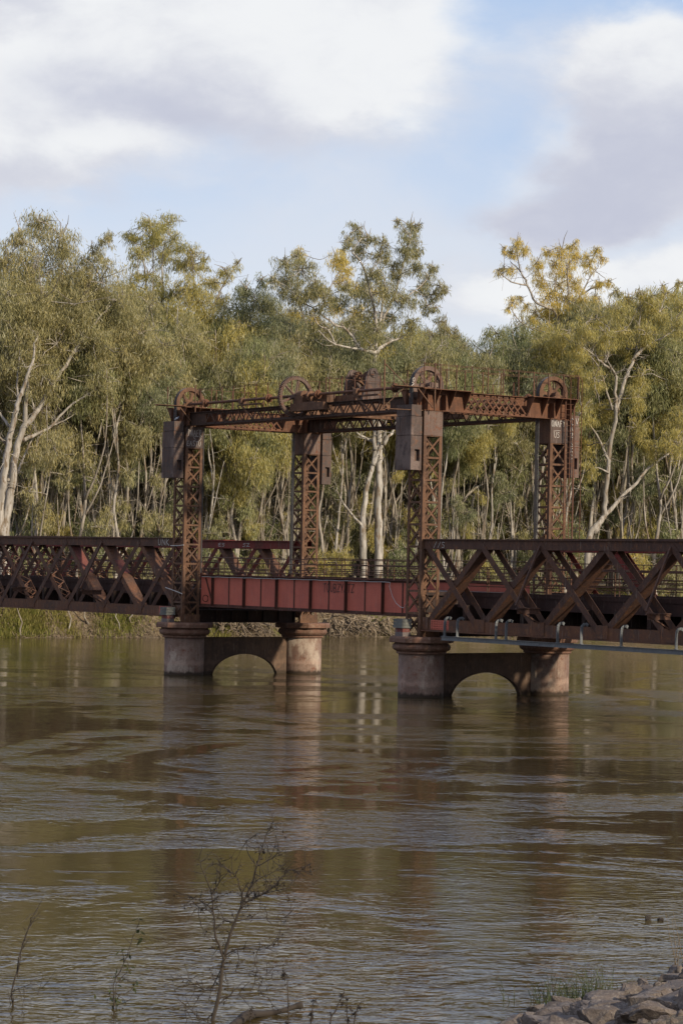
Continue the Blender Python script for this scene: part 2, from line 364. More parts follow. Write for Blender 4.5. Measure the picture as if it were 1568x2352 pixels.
# stroke letters for the spray-painted tags; each letter lives in a 1 x 1 box
GL = {'O': [[(.5,1),(.15,.8),(.1,.4),(.4,0),(.8,.2),(.85,.65),(.5,1)]], 'N': [[(.05,0),(.15,1),(.75,0),(.9,1)]], 'A': [[(.05,0),(.5,1),(.85,0)],[(.2,.4),(.8,.45)]],
      'E': [[(.85,1),(.15,.9),(.1,.05),(.8,0)],[(.12,.5),(.7,.52)]], 'R': [[(.1,0),(.15,1),(.7,.95),(.75,.6),(.15,.5),(.85,0)]], 'F': [[(.1,0),(.15,1),(.85,.95)],[(.12,.5),(.6,.52)]],
      'Y': [[(.05,1),(.45,.5),(.9,1)],[(.45,.5),(.4,0)]], 'S': [[(.85,.9),(.3,1),(.15,.7),(.75,.4),(.7,.05),(.1,.05)]], 'T': [[(.0,.95),(.95,1)],[(.5,1),(.45,0)]],
      'U': [[(.1,1),(.15,.2),(.5,0),(.8,.25),(.85,1)]], 'V': [[(.05,1),(.4,0),(.85,1)]], 'B': [[(.15,0),(.15,1),(.7,.9),(.6,.55),(.15,.5),(.8,.4),(.75,.05),(.15,0)]],
      'D': [[(.15,0),(.15,1),(.7,.85),(.85,.4),(.5,.02),(.15,0)]], 'Z': [[(.05,.95),(.9,1),(.1,.05),(.95,.1)]], 'K': [[(.1,0),(.15,1)],[(.85,1),(.15,.5),(.9,0)]],
      'J': [[(.3,1),(.8,1)],[(.6,1),(.55,.15),(.2,.05)]], 'I': [[(.4,1),(.4,0)]], '-': [[(0,.4),(.5,.75),(1,.9)]], '/': [[(.1,0),(.8,1)]], '>': [[(.1,.9),(.9,.5),(.1,.1)]], ' ': []}
def graffiti(text, org, ux, uz, w, h, th, m, parent, adv=1.12):
    mb = MB(); O = Vector(org); ux = Vector(ux); uz = Vector(uz); n = ux.cross(uz).normalized()
    for i, ch in enumerate(text):
        for st in GL[ch]:
            P = [O + ux*(w*(i*adv + x + random.uniform(-.04,.04))) + uz*(h*(z + random.uniform(-.04,.04))) for x, z in st]
            for a, b_ in zip(P, P[1:]):
                d = (b_-a)
                if d.length > 1e-4:
                    e = d.normalized()*th*.4; mb.bar(a-e, b_+e, .006, th, n)
    return mb.build('graffiti', m, parent)

L, B = 23.8811, 8.8751
HC = 3.23
RC = 1.225

# ------------------------------------------------------------------ ground, river
def sm(x): x = np.clip(x, 0, 1); return x*x*(3-2*x)
def nz(x, y, s, seed=0.):
    return (np.sin(x*s*1.3+seed)*np.cos(y*s*1.7+seed*2.1) + np.sin(x*s*2.9-y*s*2.3+seed*.7)*.5 + np.sin(y*s*4.1+x*s*.9+seed*3)*.35)/1.85
def shore_far(y): return -60.2 + .7*np.sin(y*.21) + .45*np.sin(y*.57+1) + .25*np.sin(y*1.3)
def shore_near(y): return np.interp(y, [-300, -70, -58, -54.9, -53.8, -52.0, -50.3, -48.8, -46, -30, 0, 300], [120, 101, 98.2, 97.0, 96.3, 96.3, 95.5, 94.6, 93.5, 92, 90, 88])
def zg(x, y):
    d = shore_far(y)-x
    far = 2.7*sm(d/3.2) + 2.2*sm((d-3)/10) + .25*nz(x, y, .8)*sm(d/2) + 1.2*sm((d-30)/200)
    e = x-shore_near(y)
    nr = .26*np.clip(e, 0, 30)*1. + .06*nz(x, y, 2.1)*sm(e) + 0*x
    bed = -2.2*sm(np.minimum(-d, -e)/9)
    return np.where(d > 0, far, np.where(e > 0, nr, bed))
xs = np.unique(np.concatenate([np.linspace(-3500, -300, 12), np.linspace(-300, -80, 24), np.linspace(-80, -56, 80), np.linspace(-56, 84, 16), np.linspace(84, 110, 66), np.linspace(110, 300, 12), np.linspace(300, 3500, 10)]))
ys = np.unique(np.concatenate([np.linspace(-3500, -200, 12), np.linspace(-200, -75, 14), np.linspace(-75, -35, 90), np.linspace(-35, 0, 30), np.linspace(0, 130, 260), np.linspace(130, 400, 40), np.linspace(400, 3500, 12)]))
X, Y = np.meshgrid(xs, ys, indexing='ij'); Z = zg(X, Y)
nx, ny = X.shape; idx = np.arange(nx*ny).reshape(nx, ny)
Q = np.stack([idx[:-1,:-1], idx[1:,:-1], idx[1:,1:], idx[:-1,1:]], -1).reshape(-1, 4)
gr = npmesh('ground', np.stack([X, Y, Z], -1).reshape(-1, 3), Q, 'soil'); gr.data.shade_smooth(); tag(gr, kind='structure')
w = MB(); w.poly([(-75,-3400,0),(112,-3400,0),(112,3400,0),(-75,3400,0)], [(0,1,2,3)])
tag(w.build('river_water', 'water'), kind='structure')

# ------------------------------------------------------------------ piers
def pier(x, label):
    t_ = thing('bridge_pier', (x, B/2, 0), label, 'bridge pier', 'iron piers standing in the river')
    for y, s_ in ((0, -1), (B, 1)):
        c = MB(); c.lathe((x, y, 0), [(RC, -2.2), (RC, 2.42)], 64)
        o = c.build('column', 'pier', t_)
        for p_ in o.data.polygons: p_.use_smooth = len(p_.vertices) == 4
        rv = MB()
        for a in (-2.55, -2.43, -1.35, -1.23, -.35, -.23, .75, 2.0, .87):
            for k in range(24):
                z = .06+k*.098; rv.rivet((x+RC*math.cos(a), y+RC*math.sin(a), z), (math.cos(a), math.sin(a), 0), .02)
        rv.build('rivet_rows', 'pier', o)
        k_ = MB()
        k_.lathe((x, y, 0), [(RC+.003, 2.28), (RC+.12, 2.32), (RC+.12, 2.42), (RC+.16, 2.46), (RC+.26, 2.5), (RC+.335, 2.6), (RC+.345, 2.7), (RC+.30, 2.8), (RC+.22, 2.86), (RC+.22, 2.915)], 48)
        r8 = 1.681/math.cos(PI/8)*.985
        k_.lathe((x, y, 0), [(r8*.97, 2.91), (r8, 2.93), (r8, 3.12), (r8*.97, 3.23)], 8, PI/8)
        k_.build('cap', 'cap', o)
    # web plate with an arched opening
    wb = MB(); y0, y1 = RC*.96, B-RC*.96; mid = (y0+y1)/2; hw = 2.47; ztop = 2.28; n = 28
    P = []
    for k in range(n+1):
        a = PI*k/n; yy = mid-hw*math.cos(a); P.append((yy, -.25+1.52*math.sin(a)))
    for xa, xb in ((x-.07, x+.07),):
        top = [(yy, ztop) for yy, _ in P]
        for k in range(n):
            (ya, za), (yb, zb) = P[k], P[k+1]
            wb.poly([(xa,ya,za),(xb,ya,za),(xb,yb,zb),(xa,yb,zb),(xa,ya,ztop),(xb,ya,ztop),(xb,yb,ztop),(xa,yb,ztop)],
                    [(0,1,2,3),(4,7,6,5),(0,4,5,1),(1,5,6,2),(2,6,7,3),(3,7,4,0)])
        wb.box(xa, xb, y0, mid-hw, -2, ztop); wb.box(xa, xb, mid+hw, y1, -2, ztop)
    wo = wb.build('arch_plate', 'web', t_)
    fl = MB(); fl.box(x-.19, x+.19, y0+.02, y1-.02, ztop+.002, ztop+.035)
    for k in range(n):
        (ya, za), (yb, zb) = P[k], P[k+1]; fl.bar((x, ya, za), (x, yb, zb), .3, .03, (1,0,0))
    for k in range(70): fl.rivet((x+.14, y0+.1+k*.088, ztop+.035), (0,0,1), .022)
    for k in range(1, n):
        ya, za = P[k]; cc = Vector((0, mid-ya, .0-za-.25)).normalized()
        fl.rivet((x+.07, ya, za+.09), (1,0,0), .02)
    for yv in (y0+.45, mid-.1, mid+.1, y1-.45):
        for k in range(22):
            z = ztop-.1-k*.1
            if z > (1.37 if abs(yv-mid) < .5 else .05): fl.rivet((x+.07, yv, z), (1,0,0), .02)
    fl.build('flange', 'web', wo)
    cb = MB(); cb.box(x-.25, x+.25, .75, B-.75, 3.30, 3.96); cb.box(x-.42, x+.42, .72, B-.72, 3.96, 4.03); cb.box(x-.42, x+.42, .72, B-.72, 3.235, 3.30)
    for k in range(7): yy = .9+k*(B-1.8)/6; cb.box(x+.25, x+.40, yy-.03, yy+.03, 3.30, 3.96)
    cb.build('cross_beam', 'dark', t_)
    return t_
pier(0, 'twin-column iron pier with arched plate, farther one, at the left end of the red span')
pier(L, 'twin-column iron pier with arched plate, nearer one, at the right end of the red span')

# packing blocks on the near ends of the piers
for x, lab, (w1, z1) in ((0, 'weathered timber on red and grey blocks beside the left tower foot on farther pier', (.62, 3.85)), (L, 'weathered timber on red and grey blocks beside the nearest tower foot on nearer pier', (.62, 3.85))):
    t_ = thing('packing_blocks', (x, -1.15, HC), lab, 'blocks')
    q_ = MB(); q_.box(x-.62, x+.05, -1.33, -.80, HC, HC+.22); q_.build('grey_block', 'brickg', t_)
    q_ = MB(); q_.box(x-.6, x+.03, -1.31, -.82, HC+.222, HC+.44); q_.build('red_block', 'brickr', t_)
    q_ = MB()
    for k in range(3): q_.box(x-.7+.02*(k % 2), x+.1, -1.42+.015*k, -.78, HC+.445+k*.165, HC+.60+k*.165)
    q_.build('timber', 'timber', t_)

# ------------------------------------------------------------------ lift towers
TA, TB = .65, .62; ZT = 15.36; PS = 1.25
def tower(x, y, label, tagtext=None):
    out_ = -1 if y < 1 else 1
    t_ = thing('lift_tower', (x, y, HC), label, 'bridge tower', 'lattice towers carrying the lifting gantry')
    for sx in (-1, 1):
        for sy in (-1, 1):
            p_ = MB(); cx_, cy_ = x+sx*TA, y+sy*TB; wd = .19; th = .022
            xa, xb = sorted((cx_, cx_-sx*wd)); ya, yb = sorted((cy_, cy_-sy*th)); p_.box(xa, xb, ya, yb, HC, ZT)
            xa, xb = sorted((cx_, cx_-sx*th)); ya, yb = sorted((cy_-sy*(th+.001), cy_-sy*wd)); p_.box(xa, xb, ya, yb, HC, ZT)
            for k in range(118):
                z = HC+.1+k*.103
                p_.rivet((cx_+sx*.001, cy_-sy*.10, z), (sx,0,0), .014); p_.rivet((cx_-sx*.10, cy_+sy*.001, z), (0,sy,0), .014)
            p_.build('corner_post', 'tower', t_)
    zb = HC+.05; zt = 14.0; n = int(round((zt-zb)/PS)); ps = (zt-zb)/n
    for ax, s_ in ((0, 1), (0, -1), (1, 1), (1, -1)):
        l_ = MB()
        def Pt(a, z, dd=0.):
            return (x+s_*(TA-.03-dd), y+a*(TB-.09), z) if ax == 0 else (x+a*(TA-.09), y+s_*(TB-.03-dd), z)
        sd = (1,0,0) if ax == 0 else (0,1,0)
        for k in range(n):
            za, zc = zb+k*ps+.06, zb+(k+1)*ps-.06
            l_.bar(Pt(-1, za), Pt(1, zc), .018, .10, sd); l_.bar(Pt(1, za, .02), Pt(-1, zc, .02), .018, .10, sd)
            l_.bar(Pt(-1, zb+(k+1)*ps, .03), Pt(1, zb+(k+1)*ps, .03), .07, .11, sd)
        l_.build('lacing', 'tower', t_)
    # inner web plate and head plates
    c_ = MB(); c_.box(x-.02, x+.02, y-.10*1-.22, y+.22, HC, zt); c_.build('inner_web', 'tower', t_)
    for ax, s_ in ((0, 1), (0, -1), (1, 1), (1, -1)):
        hp = MB(); e = .012
        if ax == 0:
            xa, xb = sorted((x+s_*(TA+.003), x+s_*(TA+.003+e))); hp.box(xa, xb, y-TB, y+TB, zt, ZT-.04)
            for k in range(12):
                for yy in (y-TB+.1, y+TB-.1): hp.rivet((x+s_*(TA+.015), yy, zt+.08+k*.108), (s_,0,0), .02)
            for k in range(10):
                hp.rivet((x+s_*(TA+.015), y-TB+.1+k*.115, ZT-.1), (s_,0,0), .02)
        else:
            ya, yb = sorted((y+s_*(TB+.003), y+s_*(TB+.003+e))); hp.box(x-TA, x+TA, ya, yb, zt, ZT-.04)
            for k in range(12):
                for xx in (x-TA+.1, x+TA-.1): hp.rivet((xx, y+s_*(TB+.015), zt+.08+k*.108), (0,s_,0), .02)
        h_ = hp.build('head_plate', ('plate' if tagtext else 'grate') if ax == 0 else 'tower', t_)
        if tagtext and ax == 0 and s_ == 1:
            xf = x+TA+.016
            for (txt, dy, z, w_, hh, th, mm) in tagtext: graffiti(txt, (xf, y+dy, z), (0,1,0), (0,0,1), w_, hh, th, mm, h_)
    sh = MB(); sh.box(x-.72, x+.72, y-.68, y+.68, HC, HC+.045); sh.box(x+TA+.002, x+TA+.02, y-TB-.05, y+TB+.05, HC+.046, HC+.5); sh.build('base_shoe', 'tower', t_)
    return t_
tower(0, 0, 'lattice lift tower at the left with white scrawled tags on its head plate', [('JNAER', -.52, 14.72, .19, .4, .028, 'wspray'), ('S', -.1, 14.45, .2, .25, .02, 'wspray'), ('EASTU', -.56, 14.12, .19, .3, .022, 'wspray'), ('>', .3, 14.4, .2, .35, .02, 'wspray')])
tower(0, B, 'lattice lift tower left of centre, behind the red lift span')
tower(L, 0, 'nearest lattice lift tower, right of the lift span, with a plain grey head plate')
tower(L, B, 'lattice lift tower at the right with an access ladder up its side', [('ONAFY', -.56, 14.92, .18, .34, .03, 'wspray'), ('-', -.42, 14.62, .5, .1, .02, 'wspray'), ('US', -.38, 14.3, .2, .32, .025, 'wspray'), ('Y', .3, 14.9, .22, .3, .02, 'yspray'), ('I', .33, 14.35, .2, .6, .02, 'yspray')])

# ------------------------------------------------------------------ counterweights with their ropes
def cweight(x, y, label, tags=()):
    s_ = -1 if y < 1 else 1; yc = y+s_*1.14
    t_ = thing('counterweight', (x, yc, 12.12), label, 'counterweight', 'counterweight boxes hanging outside the towers')
    b_ = MB(); x0, x1, y0, y1 = x-.68, x+.68, yc-.36, yc+.36
    # box in three courses, the lowest with a recess in each end
    b_.box(x0, x1, y0, y1, 13.975, 14.975); b_.box(x0+.03, x1-.03, y0+.03, y1-.03, 15.005, 15.6)
    b_.box(x0+.05, x1-.05, y0+.05, y1-.05, 13.945, 13.975); b_.box(x0+.08, x1-.08, y0+.08, y1-.08, 14.975, 15.005)
    r0, r1, rz0, rz1 = yc-.1, yc+.22, 12.6, 13.22
    b_.box(x0+.2, x1-.2, y0, y1, 12.12, 13.945)
    for xa, xb in ((x0, x0+.2), (x1-.2, x1)):
        b_.box(xa, xb, y0, r0, 12.12, 13.945); b_.box(xa, xb, r1, y1, 12.12, 13.945); b_.box(xa, xb, r0, r1, 12.12, rz0); b_.box(xa, xb, r0, r1, rz1, 13.945)
    bo = b_.build('weight_box', 'plate', t_)
    lt = MB(); lt.box(x1-.195, x1-.12, r0+.03, r0+.14, rz0, rz1-.08); lt.build('latch_plate', 'tower', bo)
    rp = MB()
    for k in range(4):
        xx = x-.13+k*.087; rp.tube([(xx, y+s_*1.03, 15.6), (xx, y+s_*1.03, 16.75)], .02, 6)
    rp.build('rope', 'rope', t_)
    for (txt, dy, z, w_, hh, th, mm) in tags: graffiti(txt, (x1+.004, yc+dy, z), (0,1,0), (0,0,1), w_, hh, th, mm, bo)
    return t_
cweight(0, 0, 'purple-brown counterweight box at the left, with the pigeon standing on top of it')
cweight(0, B, 'reddish counterweight box right of the tower behind the lift span, second from the left')
cweight(L, 0, 'largest-looking counterweight box with streaked rust, left of the nearest tower')
cw = cweight(L, B, 'greyish counterweight box at the far right with white spray letters running down it',
       [('O', -.34, 15.05, .3, .38, .035, 'wspray'), ('N', -.33, 14.68, .3, .3, .03, 'wspray'), ('Z', -.33, 14.35, .26, .26, .03, 'wspray'), ('I', -.2, 14.12, .2, .2, .03, 'wspray'), ('S', -.33, 13.85, .28, .28, .03, 'wspray'), ('K', -.33, 13.5, .28, .3, .03, 'wspray'), ('>', -.34, 13.1, .4, .35, .02, 'wspray'), ('V', .05, 15.1, .24, .34, .03, 'wspray')])
for c_ in cw.children:
    if c_.name.startswith('weight_box'): c_.data.materials[0] = MT['grate']

# ------------------------------------------------------------------ gantry on top of the towers
GZ0, GZ1 = 15.37, 16.12
g = thing('lifting_gantry', (L/2, B/2, 15.36), 'rusty rectangular lattice gantry with walkway rails and wheels joining the tower tops', 'gantry')
def longgirder(y, gap, front):
    m_ = MB(); z0, z1 = GZ0, GZ1; xa, xb = .75, L-.75
    segs = [(xa, xb)] if not gap else [(xa, L/2-.45), (L/2+.6, xb)]
    m_.box(xa, xb, y-.13, y+.13, z0-.03, z0); m_.box(xa, xb, y-.012, y+.012, z0+.001, z0+.12)
    for a, b_ in segs:
        m_.box(a, b_, y-.13, y+.13, z1, z1+.03); m_.box(a, b_, y-.012, y+.012, z1-.12, z1-.001)
    # solid plates close to the towers, lattice between
    for a, b_ in ((xa, 2.6), (L-2.6, xb)): m_.box(a, b_, y-.01, y+.01, z0+.121, z1-.121)
    pitch = 1.02; k = 0; x = 2.6
    while x+pitch < L-2.5:
        if not (gap and L/2-1.1 < x+pitch/2 < L/2+1.2):
            m_.bar((x, y-.03, z0+.05), (x+pitch/2, y-.03, z1-.05), .015, .09, (0,1,0))
            m_.bar((x+pitch/2, y+.0, z1-.05), (x+pitch, y+.0, z0+.05), .015, .09, (0,1,0))
        x += pitch
    return m_.build('long_girder', 'gshade' if y in (-.45, B-.45) else 'gantry', g)  # near-side girder of each pair takes the shade-darkened colour
for y in (-.45, .45, B-.45, B+.45): longgirder(y, y == -.45, y < B/2)
def crossgirder(x, out_):
    m_ = MB(); z0, z1 = GZ0, 16.42; ya, yb = .62, B-.62
    m_.box(x-.13, x+.13, ya, yb, z0-.035, z0-.002); m_.box(x-.13, x+.13, ya, yb, z1, z1+.03)
    m_.box(x-.012, x+.012, ya, yb, z0, z0+.13); m_.box(x-.012, x+.012, ya, yb, z1-.13, z1)
    for a, b_ in ((ya, 2.25), (B-2.25, yb)): m_.box(x-.01, x+.01, a, b_, z0+.13, z1-.13)
    n = 5; p_ = (B-4.5)/n
    for k in range(-0, n):
        for o_ in (0, .5):
            a = 2.25+(k+o_)*p_
            if a+p_ > B-2.2: continue
            m_.bar((x-.02, a, z0+.05), (x-.02, a+p_, z1-.05), .014, .085, (1,0,0)); m_.bar((x+.005, a, z1-.05), (x+.005, a+p_, z0+.05), .014, .085, (1,0,0))
    for k in range(60): m_.rivet((x+.131, ya+.07+k*.128, z0-.02), (1,0,0), .014)
    return m_.build('cross_girder', 'gantry', g)
for x in (-.5, .5, L-.5, L+.5): crossgirder(x, 0)
# bracketed platforms over each tower head
for x in (0, L):
    for y in (0, B):
        m_ = MB(); ya, yb = (-1.0, 2.3) if y == 0 else (B-2.3, B+1.0)
        for s_ in (-1, 1):
            xo = x+s_*.52; xt = x+s_*1.12
            xa, xb = sorted((xo, xt))
            m_.box(xa, xb, ya, yb, 16.455, 16.49)
            m_.box(xo-.012, xo+.012, ya, yb if y else .61, GZ0+.01, 16.45) if y == 0 else m_.box(xo-.012, xo+.012, B-.61, yb, GZ0+.01, 16.45)
            for yy in np.linspace(ya+.1, yb-.1, 4):
                m_.poly([(xo, yy-.01, 16.45), (xt, yy-.01, 16.45), (xo, yy-.01, 15.45), (xo, yy+.01, 16.45), (xt, yy+.01, 16.45), (xo, yy+.01, 15.45)],
                        [(0,1,2),(5,4,3),(0,3,4,1),(1,4,5,2),(2,5,3,0)])
        for yo in ((-.62, .62) if y == 0 else (B-.62, B+.62)):
            m_.box(x-.95, x+.95, yo-.012, yo+.012, GZ0+.01, 16.2)
        m_.box(x-.70, x+.70, y-.66, y+.66, 15.322, 15.358)
        m_.build('tower_bracket', 'gantry', g)
# sheaves
def sheave(x, y, m__='gantry', ph=0.):
    c = (x, y, 16.72); R_ = 1.05
    r_ = MB(); r_.ring(c, .80, R_-.05, -.124, .124, 64); r_.ring(c, .82, R_, .125, .17, 64); r_.ring(c, .82, R_, -.17, -.125, 64)
    o = r_.build('sheave', m__, g)
    d_ = MB(); d_.ring(c, .02, .3, -.03, .06, 32); d_.ring(c, .02, .14, -.28, .28, 20)
    for k in range(6):
        a = ph+k*PI/3; d_.ring(c, .29, .81, .0, .05, 6, a-.17, a+.17)
        for e_ in (-.27, .27): d_.ring(c, .29, .42, .001, .049, 2, a+e_-.08, a+e_+.08); d_.ring(c, .74, .815, .001, .049, 2, a+e_-.08, a+e_+.08)
    d_.build('spoke_disc', m__, o)
    b_ = MB(); b_.box(x+.3, x+.5, y-.3, y+.3, 16.5, 16.64); b_.box(x+.32, x+.48, y-.13, y+.13, 16.64, 16.82); b_.ring(c, .02, .17, .31, .49, 16)
    b_.box(x-.5, x-.3, y-.12, y+.12, 16.5, 16.64); b_.ring(c, .02, .17, -.49, -.31, 16)
    b_.build('axle_bearing', m__, o)
    # ropes over the top
    rp = MB()
    for k in range(4):
        xx = x-.11+k*.073; rp.tube([(xx, y+(R_-.02)*math.cos(a), 16.72+(R_-.02)*math.sin(a)) for a in np.linspace(0, PI, 20)], .018, 5)
    rp.build('rope', 'rope', o)
    return o
sheave(0, 0, 'tower', .25); sheave(0, B, 'tower', .6); sh = sheave(L, 0, 'grate', .1); sheave(L, B, 'tower', .9)
graffiti('NO', (L+.172, -1.02, 16.55), (0,.25,1), (0,-1,.2), .26, .16, .03, 'wspray', sh)
# hoisting ropes down to the lift span
for x in (0, L):
    for y in (0, B):
        s_ = 1 if y < 1 else -1; rp = MB()
        for k in range(4): xx = x-.13+k*.087; rp.tube([(xx, y+s_*1.03, 6.3), (xx, y+s_*1.03, 16.7)], .02, 6)
        rp.build('hoist_rope', 'rope', g)
# drive shafts and ring gears
def flange(m_, c, r, w_):
    m_.ring((c[0], c[1], c[2]), .01, r, -w_/2, w_/2, 20)
for y, s_ in ((-.3, 1), (B+.3, -1)):
    m_ = MB(); z = 16.68; m_.tube([(.55, y, z), (L/2-.1, y, z)], .085, 12); m_.tube([(L/2+.1, y, z), (L-.55, y, z)], .085, 12)
    for xx in (2.35, 9.2, 14.2, L-2.4):
        flange(m_, (xx, y, z), .25, .10); flange(m_, (xx-.12, y, z), .16, .16); flange(m_, (xx+.12, y, z), .16, .16)
        for k in range(6): a = k*PI/3; m_.box(xx-.09, xx+.09, y+.19*math.cos(a)-.02, y+.19*math.cos(a)+.02, z+.19*math.sin(a)-.02, z+.19*math.sin(a)+.02)
    m_.build('drive_shaft', 'gantry', g)
    for xx in (6.4, 18.0):
        k_ = MB(); k_.box(xx-.14, xx+.14, y-.2, y+.2, z-.22, z+.1); k_.ring((xx, y, z), .05, .16, -.13, .13, 16)
        k_.box(xx-.3, xx+2.0, y-.16, y+.12, z-.32, z-.24)
        k_.bar((xx+.2, y-s_*.22, z-.34), (xx+1.5, y-s_*.16, GZ0+.1), .03, .12, (0,1,0)); k_.bar((xx-.1, y-s_*.22, z-.34), (xx-.1, y-s_*.18, GZ0+.5), .03, .1, (0,1,0))
        k_.build('shaft_bearing', 'tower', g)
    gm = MB(); c = (L/2, y, 16.64); R_ = 1.2
    gm.ring(c, R_-.22, R_-.07, -.10, .10, 72); gm.ring(c, .05, .2, -.16, .16, 24)
    n = 72
    for k in range(n):
        a = 2*PI*k/n; gm.ring(c, R_-.071, R_, -.11, .11, 1, a-.022, a+.022)
        gm.ring(c, R_-.19, R_-.05, .10, .118, 1, a-.02, a+.02)
    go = gm.build('ring_gear', 'grate', g)
    sp = MB()
    for k in range(6):
        a = .35+k*PI/3; p0 = (c[0], y+.16*math.cos(a), c[2]+.16*math.sin(a)); p1 = (c[0], y+.99*math.cos(a), c[2]+.99*math.sin(a))
        sp.bar(p0, p1, .05, .15, (1,0,0)); sp.bar(p0, p1, .16, .04, (1,0,0))
    sp.build('spoke', 'grate', go)
    hb = MB(); xa = L/2+.22
    hb.box(xa, xa+3.3, y-.52*s_ if s_ > 0 else y-.1, y+.1 if s_ > 0 else y+.52, 15.75, 16.18)
    hb.box(xa+.1, xa+.9, y-.3, y+.3, 16.19, 16.62); hb.ring((xa+.5, y, 16.66), .05, .3, -.25, .25, 24); hb.ring((xa+1.2, y+.1, 16.6), .03, .32, -.06, .06, 24)
    hb.box(xa+.9, xa+2.2, y-.35, y+.25, 16.2, 16.26); hb.box(xa+1.3, xa+2.5, y+.3, y+.9, 16.1, 16.75)
    hb.build('gear_housing', 'tower', g)
# central cross platform under the winch
m_ = MB()
for xx in (10.6, 13.3):
    m_.box(xx-.02, xx+.02, .5, B-.5, 15.8, 16.5); m_.box(xx-.12, xx+.12, .5, B-.5, 16.5, 16.53); m_.box(xx-.12, xx+.12, .5, B-.5, 15.77, 15.8)
m_.box(13.45, 16.6, .62, .66, 16.16, 16.62); m_.box(13.45, 18.5, .3, .6, 16.16, 16.2)
m_.build('centre_platform', 'tower', g)
# walkway planks and handrails
m_ = MB()
for k in range(38):
    xx = 1.3+k*.56
    if abs(xx-12) > 1.3: m_.box(xx, xx+.5, .60, 1.25, 16.16, 16.2); m_.box(xx, xx+.5, B-1.25, B-.6, 16.16, 16.2)
m_.build('walkway_plank', 'gantry', g)
def rail(pts, z0, z1, step, name='handrail', sag=.015, mids=(.0,)):
    ps_ = []; wires = MB(); top = []
    for (a, b_) in zip(pts, pts[1:]):
        a = Vector(a); b_ = Vector(b_); n = max(1, int(round((b_-a).length/step)))
        for k in range(n+1):
            p_ = a.lerp(b_, k/n); dx, dy = random.uniform(-.02,.02), random.uniform(-.02,.02)
            posts = MB(); posts.bar((p_.x, p_.y, z0), (p_.x+dx, p_.y+dy, z1), .045, .045, (1,0,0)); ps_.append(posts); top.append((p_.x+dx, p_.y+dy))
    for z in (z1, )+tuple(z1-mm for mm in mids if mm):
        P = []
        for i, (px_, py_) in enumerate(top):
            P.append((px_, py_, z+random.uniform(-sag, sag)))
            if i+1 < len(top): q2 = top[i+1]; P.append(((px_+q2[0])/2, (py_+q2[1])/2, z-sag*1.6))
        wires.tube(P, .013, 5)
    o = wires.build(name, 'rail', g)
    for q_ in ps_: q_.build('post', 'rail', o)
    return o
rail([(-1.0, .62, 0), (10.2, .62, 0)], 16.2, 17.72, 1.25, mids=(.08,)); rail([(14.0, .62, 0), (L-1.3, .62, 0)], 16.2, 17.72, 1.25, mids=(.08,))
rail([(-1.0, B+1.0, 0), (L+1.0, B+1.0, 0)], 16.3, 17.7, 1.9, mids=(.5,))
rail([(-1.08, -.95, 0), (-1.08, B+.95, 0)], 16.49, 17.8, 1.2)
rail([(L+1.08, -1.0, 0), (L+1.08, B+1.0, 0)], 16.49, 17.82, 1.13, mids=(.06,)); rail([(L-1.05, .9, 0), (L-1.05, B+1.0, 0)], 16.49, 17.8, 1.3, mids=(.07,))
rail([(10.6, .9, 0), (10.6, B-.9, 0)], 16.53, 17.75, 1.4); rail([(13.3, .9, 0), (13.3, B-.9, 0)], 16.53, 17.75, 1.4)
# outrigger poles at the near corners
for x in (.75, L+.75):
    o_ = MB(); o_.tube([(x+.1, -3.0, 16.48), (x+.05, -1.5, 16.5), (x, .3, 16.5)], .035, 6); o_.box(x-.05, x+.22, -2.9, -.2, 16.51, 16.545)
    o_.bar((x+.3, -.25, 15.3), (x+.3, -.25, 17.85), .07, .07, (1,0,0)); o_.bar((x+.3, -.35, 15.45), (x+.2, -1.3, 16.45), .05, .05, (1,0,0))
    if x > 5:
        o_.bar((x-.4, -3.1, 15.3), (x-.4, -3.1, 17.9), .06, .06, (1,0,0)); o_.bar((x-.4, -3.1, 17.7), (x, -1.8, 16.5), .045, .045, (1,0,0)); o_.bar((x, -2.0, 16.5), (x-.4, -3.1, 15.4), .04, .04, (1,0,0)); o_.bar((x-.4, -3.1, 15.3), (x-.2, -.7, 15.32), .2, .04, (1,0,0))
    o_.build('outrigger_pole', 'tower', g)

# winch
wx, wy = 12.0, 4.44
wi = thing('winch', (wx, wy, 16.53), 'dark cast winch with gears between two side frames on the middle of the gantry', 'winch')
for s_ in (-1, 1):
    f_ = MB(); xx = wx+s_*1.0
    for k in range(3):
        pass
    prof = [(-.85, 0), (.85, 0), (.62, .7), (.5, 1.5), (.25, 1.95), (-.25, 1.95), (-.5, 1.5), (-.62, .7)]
    n = len(prof)
    f_.poly([(xx-.05, wy+a, 16.53+b_) for a, b_ in prof]+[(xx+.05, wy+a, 16.53+b_) for a, b_ in prof], [tuple(range(n)), tuple(reversed(range(n, 2*n)))]+[(k, k+n, (k+1) % n+n, (k+1) % n) for k in range(n)])
    f_.ring((xx, wy, 16.53+1.75), .1, .27, -.12, .12, 20); f_.box(xx-.14, xx+.14, wy-.9, wy+.9, 16.53, 16.63)
    f_.build('side_frame', 'plate', wi)
def gear(c, r, x0, x1, n, name):
    m_ = MB(); m_.ring(c, r*.78, r-.04, x0, x1, 40); m_.ring(c, .02, r*.25, x0, x1, 16)
    for k in range(n): a = 2*PI*k/n; m_.ring(c, r-.041, r+.02, x0, x1, 1, a-.9/n, a+.9/n)
    for k in range(4): a = k*PI/2+.3; m_.bar((c[0]+(x0+x1)/2, c[1], c[2]), (c[0]+(x0+x1)/2, c[1]+r*.8*math.cos(a), c[2]+r*.8*math.sin(a)), (x1-x0)*.6, .12, (1,0,0))
    m_.build(name, 'tower', wi)
